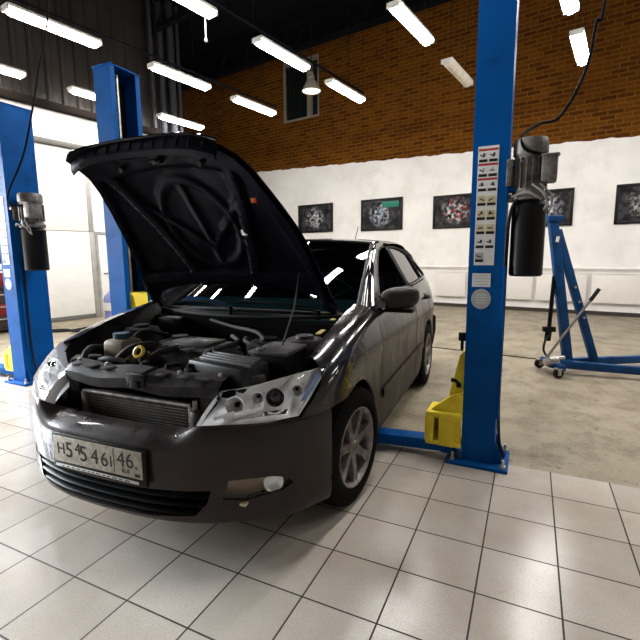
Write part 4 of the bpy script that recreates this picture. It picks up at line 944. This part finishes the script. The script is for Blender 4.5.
# the grille comes up with the hood: a band hanging from its front edge
def nose(q, s, off=0):
    y = -.575+1.095*q; h = 1.193-.055*(abs(y)/.55)**4; d0 = dh(h, y)
    return HP(h-.012-.05*s*s+off, y, d0-.006-.085*s*(1-.25*(abs(y)/.52)**3))
g = MB(); g.grid(lambda u, v: nose(u, v), 40, 8); g.grid(lambda u, v: nose(u, v, -.03), 40, 8)
g.grid(lambda u, v: nose(u, 1, -.03*v), 40, 1); GR = g.build('grille', M_hoodin, HD)
for k in range(12):
    q = .06+.08*k; mb = MB(); mb.tube([nose(q, .10+.8*i/5, .001) for i in range(6)], .0028, 6); mb.build('grille_bar', M_hoodin, GR)
mb = MB(); mb.tube([nose(i/30, .0, .004)+Vector((0, 0, .0)) for i in range(31)], .008, 8); mb.build('edge_moulding', PAINT, GR)
for y in (-.30, .30): MB().cyl(HP(1.02, y, dh(1.02, y)-.05), HP(1.02, y, dh(1.02, y)-.075), .016, 10).build('rubber_buffer', M_rub, HD)
mb = MB(); c = HP(1.06, .0, dh(1.06, 0)-.05); mb.box(c, (.05, .06, .05), Matrix.Rotation(-PHI, 4, 'Y'), bev=.008).tube([HP(1.06, -.02, dh(1.06, 0)-.05), HP(1.06, -.02, dh(1.06, 0)-.10), HP(1.06, .02, dh(1.06, 0)-.10), HP(1.06, .02, dh(1.06, 0)-.05)], .006, 8); mb.build('hood_striker', M_trim, HD)
c = HP(.80, .53, dh(.80, .53)-.055); MB().box(c, (.026, .035, .012), Matrix.Rotation(-PHI, 4, 'Y'), bev=.003).build('orange_clip', mat('orange_clip', (.42, .07, .02), .4), HD)
c = HP(.57, .31, dh(.57, .31)-.042); MB().box(c, (.035, .05, .006), Matrix.Rotation(-PHI, 4, 'Y'), bev=.001).build('white_label', M_white, HD)
for sg in (1, -1):
    mb = MB(); y = sg*.70-.065; mb.beam((hx-.05, y, .96), HP(.22, sg*.66, dh(.22, sg*.66)-.04), .03, .012).beam((hx-.08, y, .90), (hx+.03, y, 1.02), .035, .014); mb.build('hinge', M_trim, HD)
mb = MB(); mb.tube([(.118, .551, .85), (-.06, .545, 1.05), HP(.30, .58, dh(.30, .58)-.04)], .005, 8); mb.build('prop_rod', mat('dark_rod', (.035, .033, .03), .5, .3, spec=.1), CO)
# ---- engine bay
m = MB()
def wall_in(mb, sg):
    def F(u, v):
        x = .44-.84*u; t0 = sitp(x, T_z)-.06; p = S_fend(x, t0+.195); return Vector((p.x, p.y-.005-.05*min(1, v*6)*(1 if v else 0), p.z-.006-(.42*v)))
    mb.grid(F, 20, 8)
both('inner_fender', wall_in, M_bay)
m.box((.05, 0, .46), (1.0, 1.5, .03)); m.box((-.33, 0, .70), (.03, 1.40, .46)); m.build('bay_tub', M_under, CO)
m = MB()      # scuttle panel under the screen
def F(u, v):
    a = -1+2*u; p = S_ws(a, -.02); q = Vector((-.30-.14*a*a, a*.735-.03, a*0+.945+.015*a*a)); r_ = q.lerp(p, v); r_.z += .012*math.sin(math.pi*v)*(1 if v < 1 else 0)-.004; return r_
m.grid(F, 40, 10); CW = m.build('scuttle', M_trim, CO)
m = MB(); m.tube([Vector((-.30-.14*a*a, a*.73-.03, a*0+.95+.015*a*a)) for a in np.linspace(-1, 1, 25)], .012, 8); m.build('scuttle_seal', M_rub, CW)
for (a0, b0, a1, b1) in ((.72, -.01, -.05, .055), (-.06, -.01, -.80, .055)):
    p0 = S_ws(a0, b0)+Vector((.03, 0, .02)); p1 = S_ws(a1, b1)+Vector((.01, 0, .02)); mid = S_ws((a0+a1)/2, (b0+b1)/2)+Vector((.035, 0, .035))
    mb = MB(); mb.tube(catmull([p0, mid, p1], 8), .0055, 8).cyl(p0+Vector((0, 0, -.05)), p0+Vector((0, 0, .012)), .016, 12)
    wp = mb.build('wiper', M_wip, CO)
    mb = MB(); pts = [S_ws(a0-.1+(a1-.06-a0+.1)*i/12, .045+.02*math.sin(i/12*3.14))+Vector((.012, 0, .010)) for i in range(13)]; mb.tube(pts, .006, 6); mb.build('wiper_blade', M_wip, wp)
# front crossmember
SM = MB(); fr = [(.585, .700), (.640, .722), (.645, .770), (.615, .800), (.54, .812), (.49, .79), (.49, .745)]
def F(u, v):
    y = (-1+2*u)*.485; s = y/.62; i = v*(len(fr)); k = int(i) % len(fr); f_ = i-int(i); a = fr[k]; b = fr[(k+1) % len(fr)]
    x = a[0]+(b[0]-a[0])*f_; z = a[1]+(b[1]-a[1])*f_
    x += -.10*abs(s)**2.5; z += .008*math.cos(s*9)-.035*abs(s)**3
    return Vector((x, y, z))
SM.grid(F, 48, 28); SMo = SM.build('crossmember', M_slam, CO)
for y in (-.40, -.28, -.16, .18, .30, .41): MB().box((.60-.10*abs(y/.62)**2.5, y, .803-.03*abs(y/.62)**3), (.05, .055, .012), bev=.004).build('raised_boss', M_slam, SMo)
for y in (-.45, -.22, .24, .45): MB().cyl((.565-.08*abs(y/.62)**2, y, .795), (.565-.08*abs(y/.62)**2, y, .816), .010, 8).build('bolt', M_steel, SMo)
MB().box((.635, .06, .775), (.03, .11, .06), bev=.006).box((.655, .06, .755), (.012, .05, .035), bev=.004).cyl((.64, .085, .80), (.56, .12, .825), .008, 8).build('hood_latch', M_black, SMo)
both('lamp_bracket', lambda mb, sg: mb.box((.42, .54, .72), (.12, .12, .15), Matrix.Rotation(R(-38), 4, 'Z'), bev=.01), M_bay)
both('crossmember_bracket', lambda mb, sg: mb.box((.57, .42, .67), (.05, .08, .13), bev=.01), M_bay)
# radiator
RD = MB(); RD.box((.575, -.005, .575), (.03, .64, .20), bev=.004); RDo = RD.build('radiator_core', M_fin, CO)
mb = MB()
for k in range(13): mb.box((.592, -.005, .485+k*.0145), (.006, .62, .004))
mb.build('cooling_fins', M_alu, RDo)
MB().cyl((.595, -.345, .668), (.595, .335, .668), .012, 12).build('top_tube', M_alu, RDo)
for y in (-.345, .335): MB().box((.585, y, .57), (.045, .03, .20), bev=.008).build('end_tank', M_alu, RDo)
MB().box((.535, 0, .60), (.02, 1.06, .30)).build('radiator_shroud', M_under, CO)
MB().box((.605, .365, .60), (.05, .035, .11), bev=.01).cyl((.60, .36, .65), (.60, .36, .70), .012, 10).build('pipe_joint', M_alu, RDo)
both('lamp_side_duct', lambda mb, sg: mb.box((.52, .43, .58), (.12, .14, .18), Matrix.Rotation(R(-20), 4, 'Z'), bev=.01), M_under)
# engine cover
m = MB(); b = bmesh.new(); bmesh.ops.create_cube(b, size=1); bmesh.ops.scale(b, vec=(.36, .46, .10), verts=b.verts); bmesh.ops.bevel(b, geom=b.edges[:], offset=.03, segments=4, affect='EDGES'); 
for v in b.verts: v.co.z += -.12*v.co.y**2; v.co.x += .04*v.co.y
bmesh.ops.translate(b, vec=(.13, -.01, .80), verts=b.verts); m.bm(b)
EC = m.build('engine_cover', M_cover, CO)
MB().box((.10, .02, .852), (.22, .20, .014), bev=.006).build('raised_panel', M_cover, EC)
for k in range(3): MB().box((.27, -.12+k*.10, .843), (.10, .028, .016), bev=.006).build('cover_rib', M_cover, EC)
mb = MB(); mb.box((.08, .05, .861), (.05, .16, .006), bev=.002); mb.build('cover_badge', M_alu, EC)
# air filter box with ribbed lid
AB = MB(); AB.box((.39, .40, .770), (.19, .38, .15), Matrix.Rotation(R(-12), 4, 'Z'), bev=.02); ABo = AB.build('air_filter_box', M_trim, CO)
for k in range(4): MB().box((.325+.042*k, .395+.01*k, .851), (.018, .34, .016), Matrix.Rotation(R(-12), 4, 'Z'), bev=.005).build('lid_rib', M_cover, ABo)
mb = MB(); mb.tube(catmull([(.36, .26, .80), (.30, .22, .83), (.24, .27, .84), (.16, .33, .80)], 8), .032, 14); mb.build('intake_hose', M_rub, CO)
# battery
BT = MB(); BT.box((.15, .555, .77), (.24, .20, .17), bev=.012); BTo = BT.build('battery', M_trim, CO)
MB().box((.15, .555, .862), (.26, .215, .022), bev=.006).build('battery_cover', M_cover, BTo)
MB().cyl((.25, .51, .855), (.25, .51, .885), .012, 10).box((.255, .51, .882), (.05, .03, .014), bev=.003).build('terminal', M_alu, BTo)
mb = MB(); mb.tube(catmull([(.25, .51, .885), (.22, .40, .905), (.10, .33, .90), (.02, .30, .86)], 8), .010, 8); mb.build('battery_cable', M_rub, CO)
# fluid reservoirs
RS = MB(); RS.box((.30, -.37, .825), (.15, .17, .12), bev=.03, seg=3).box((.33, -.28, .80), (.10, .10, .08), bev=.02); RSo = RS.build('coolant_reservoir', mat('tan_reservoir', (.22, .17, .11), .4, dirt=(.12, .09, .07), dirt_amt=.4), CO)
MB().cyl((.29, -.39, .885), (.29, -.39, .915), .045, 20).build('blue_cap', mat('teal_cap', (.015, .05, .07), .4), RSo)
YC = MB(); M = Matrix.Translation((.455, -.10, .86)) @ Matrix.Rotation(R(62), 4, 'Y'); pts = [M @ Vector((.027*math.cos(a*math.pi/12), .027*math.sin(a*math.pi/12), 0)) for a in range(25)]
YC.tube(pts, .009, 8, 0, False); YC.build('yellow_ring', mat('yellow_ring', (.55, .38, .04), .4), CO)
MB().cyl((.42, -.10, .83), (.45, -.10, .858), .024, 16).cyl((.40, -.12, .74), (.42, -.10, .835), .03, 16).build('oil_filler', M_bay, CO)
for pts, r in (([(.46, -.30, .76), (.40, -.22, .85), (.30, -.16, .86), (.20, -.18, .82)], .022), ([(.50, -.46, .74), (.44, -.50, .82), (.34, -.54, .83), (.20, -.50, .78)], .018), ([(.48, -.12, .74), (.40, -.04, .84), (.30, .02, .86)], .016), ([(.30, .25, .86), (.18, .30, .88), (.05, .24, .87), (-.10, .10, .86)], .012), ([(.44, -.40, .79), (.47, -.30, .81), (.46, -.18, .80)], .014), ([(-.10, -.40, .84), (.05, -.46, .88), (.18, -.42, .86)], .012), ([(.02, .40, .88), (-.08, .28, .90), (-.2, .05, .90), (-.3, -.2, .92)], .011)):
    mb = MB(); mb.tube(catmull(pts, 8), r, 12); mb.build('engine_hose', M_rub if r != .016 else M_bay, CO)
for (c, d) in (((.50, -.24, .72), (.06, .12, .07)), ((.47, -.05, .75), (.07, .09, .09)), ((.46, .10, .76), (.08, .10, .07)), ((.40, -.48, .70), (.16, .12, .16)), ((-.10, -.30, .74), (.2, .18, .16)), ((-.2, .30, .76), (.18, .22, .14)), ((.45, .22, .78), (.05, .05, .05))):
    MB().box(c, d, bev=.012).cyl((c[0], c[1], c[2]+d[2]/2), (c[0], c[1], c[2]+d[2]/2+.02), min(d[:2])*.3, 12).build('engine_unit', M_bay, CO)
both('strut_tower', lambda mb, sg: mb.lathe([(0, .90), (.05, .90), (.055, .885), (.10, .88), (.13, .84), (.15, .6)], Matrix.Translation((-.08, .60, 0)), 24), M_bay)
MB().box((-.30, -.52, .87), (.16, .16, .12), bev=.02).build('brake_booster', M_bay, CO)
for p, l_ in (((.05, .752, .948), .12), ((-.16, .742, .985), .05)): MB().box(p, (l_, .026, .006), Matrix.Rotation(R(8), 4, 'Z'), bev=.002).build('yellow_leaf_litter', M_lint, CO)
# ---- underside of the arches and wheels
def liner(cx):
    def f(mb, sg):
        def F(u, v):
            a = math.pi*u; return Vector((cx+.375*math.cos(a), .905-.34*v, .325+.375*math.sin(a)))
        mb.grid(F, 20, 4); mb.box((cx, .56, .45), (.74, .02, .55))
    return f
for cx in (0, WB): both('arch_liner', liner(cx), M_under)
both('arch_lip', lambda mb, sg: mb.tube([S_fend(x, z)+Vector((0, -.004, 0)) for x, z in ar], .008, 6), PAINT)
RT = .322
def wheel(x, sg, steer):
    e = empty('wheel', (x, sg*.942, RT), R(steer)+(0 if sg > 0 else math.pi), CO)
    # local +y is the outer side
    My = Matrix.Rotation(R(-90), 4, 'X')
    tp = [(.205, -.205), (.24, -.210), (.29, -.205), (.313, -.19), (RT, -.165), (RT, -.04), (.313, -.012), (.292, 0), (.255, .006), (.222, .002), (.208, -.008), (.205, -.205)]
    m = MB(); m.lathe(tp, My, 56, caps=False); ty = m.build('tyre', M_tyre, e)
    m = MB()
    m.lathe([(.207, -.19), (.207, -.012), (.213, -.004), (.216, .002), (.210, .004), (.200, -.006), (.192, -.03), (.186, -.12), (.19, -.19)], My, 56, caps=False)
    m.lathe([(0, -.012), (.030, -.010), (.034, -.014), (.058, -.018), (.066, -.03), (.066, -.09), (0, -.09)], My, 36)
    for k in range(7):
        a = 2*math.pi*k/7+.2
        def sp(r, w_, y): return [Vector((r*math.cos(a)-s_*w_*math.sin(a), y, r*math.sin(a)+s_*w_*math.cos(a))) for s_ in (-1, 1)]
        A, B, C = sp(.05, .026, -.022), sp(.13, .019, -.014), sp(.203, .030, -.010); A2, B2, C2 = sp(.05, .030, -.06), sp(.13, .026, -.05), sp(.203, .036, -.045)
        m.add(A+B+C+A2+B2+C2, [(0, 1, 3, 2), (2, 3, 5, 4), (6, 8, 9, 7), (8, 10, 11, 9), (0, 2, 8, 6), (2, 4, 10, 8), (1, 7, 9, 3), (3, 9, 11, 5)])
    rm = m.build('rim', M_rim, e)
    m = MB(); m.lathe([(0, -.10), (.145, -.10), (.148, -.11), (.148, -.125), (0, -.125)], My, 36); m.build('brake_disc', M_steel, e)
    m = MB(); m.lathe([(0, -.008), (.026, -.009), (.030, -.013), (0, -.014)], My, 24); m.build('hub_cap', M_alu, rm)
    return e
wheel(0, 1, -7); wheel(0, -1, -7); wheel(WB, 1, 0); wheel(WB, -1, 0)
m = MB(); m.box((.1, 0, .30), (.5, 1.2, .1)).cyl((0, -.75, .32), (0, .75, .32), .04, 12).cyl((WB, -.75, .32), (WB, .75, .32), .05, 12); m.build('axle_beam', M_under, CO)
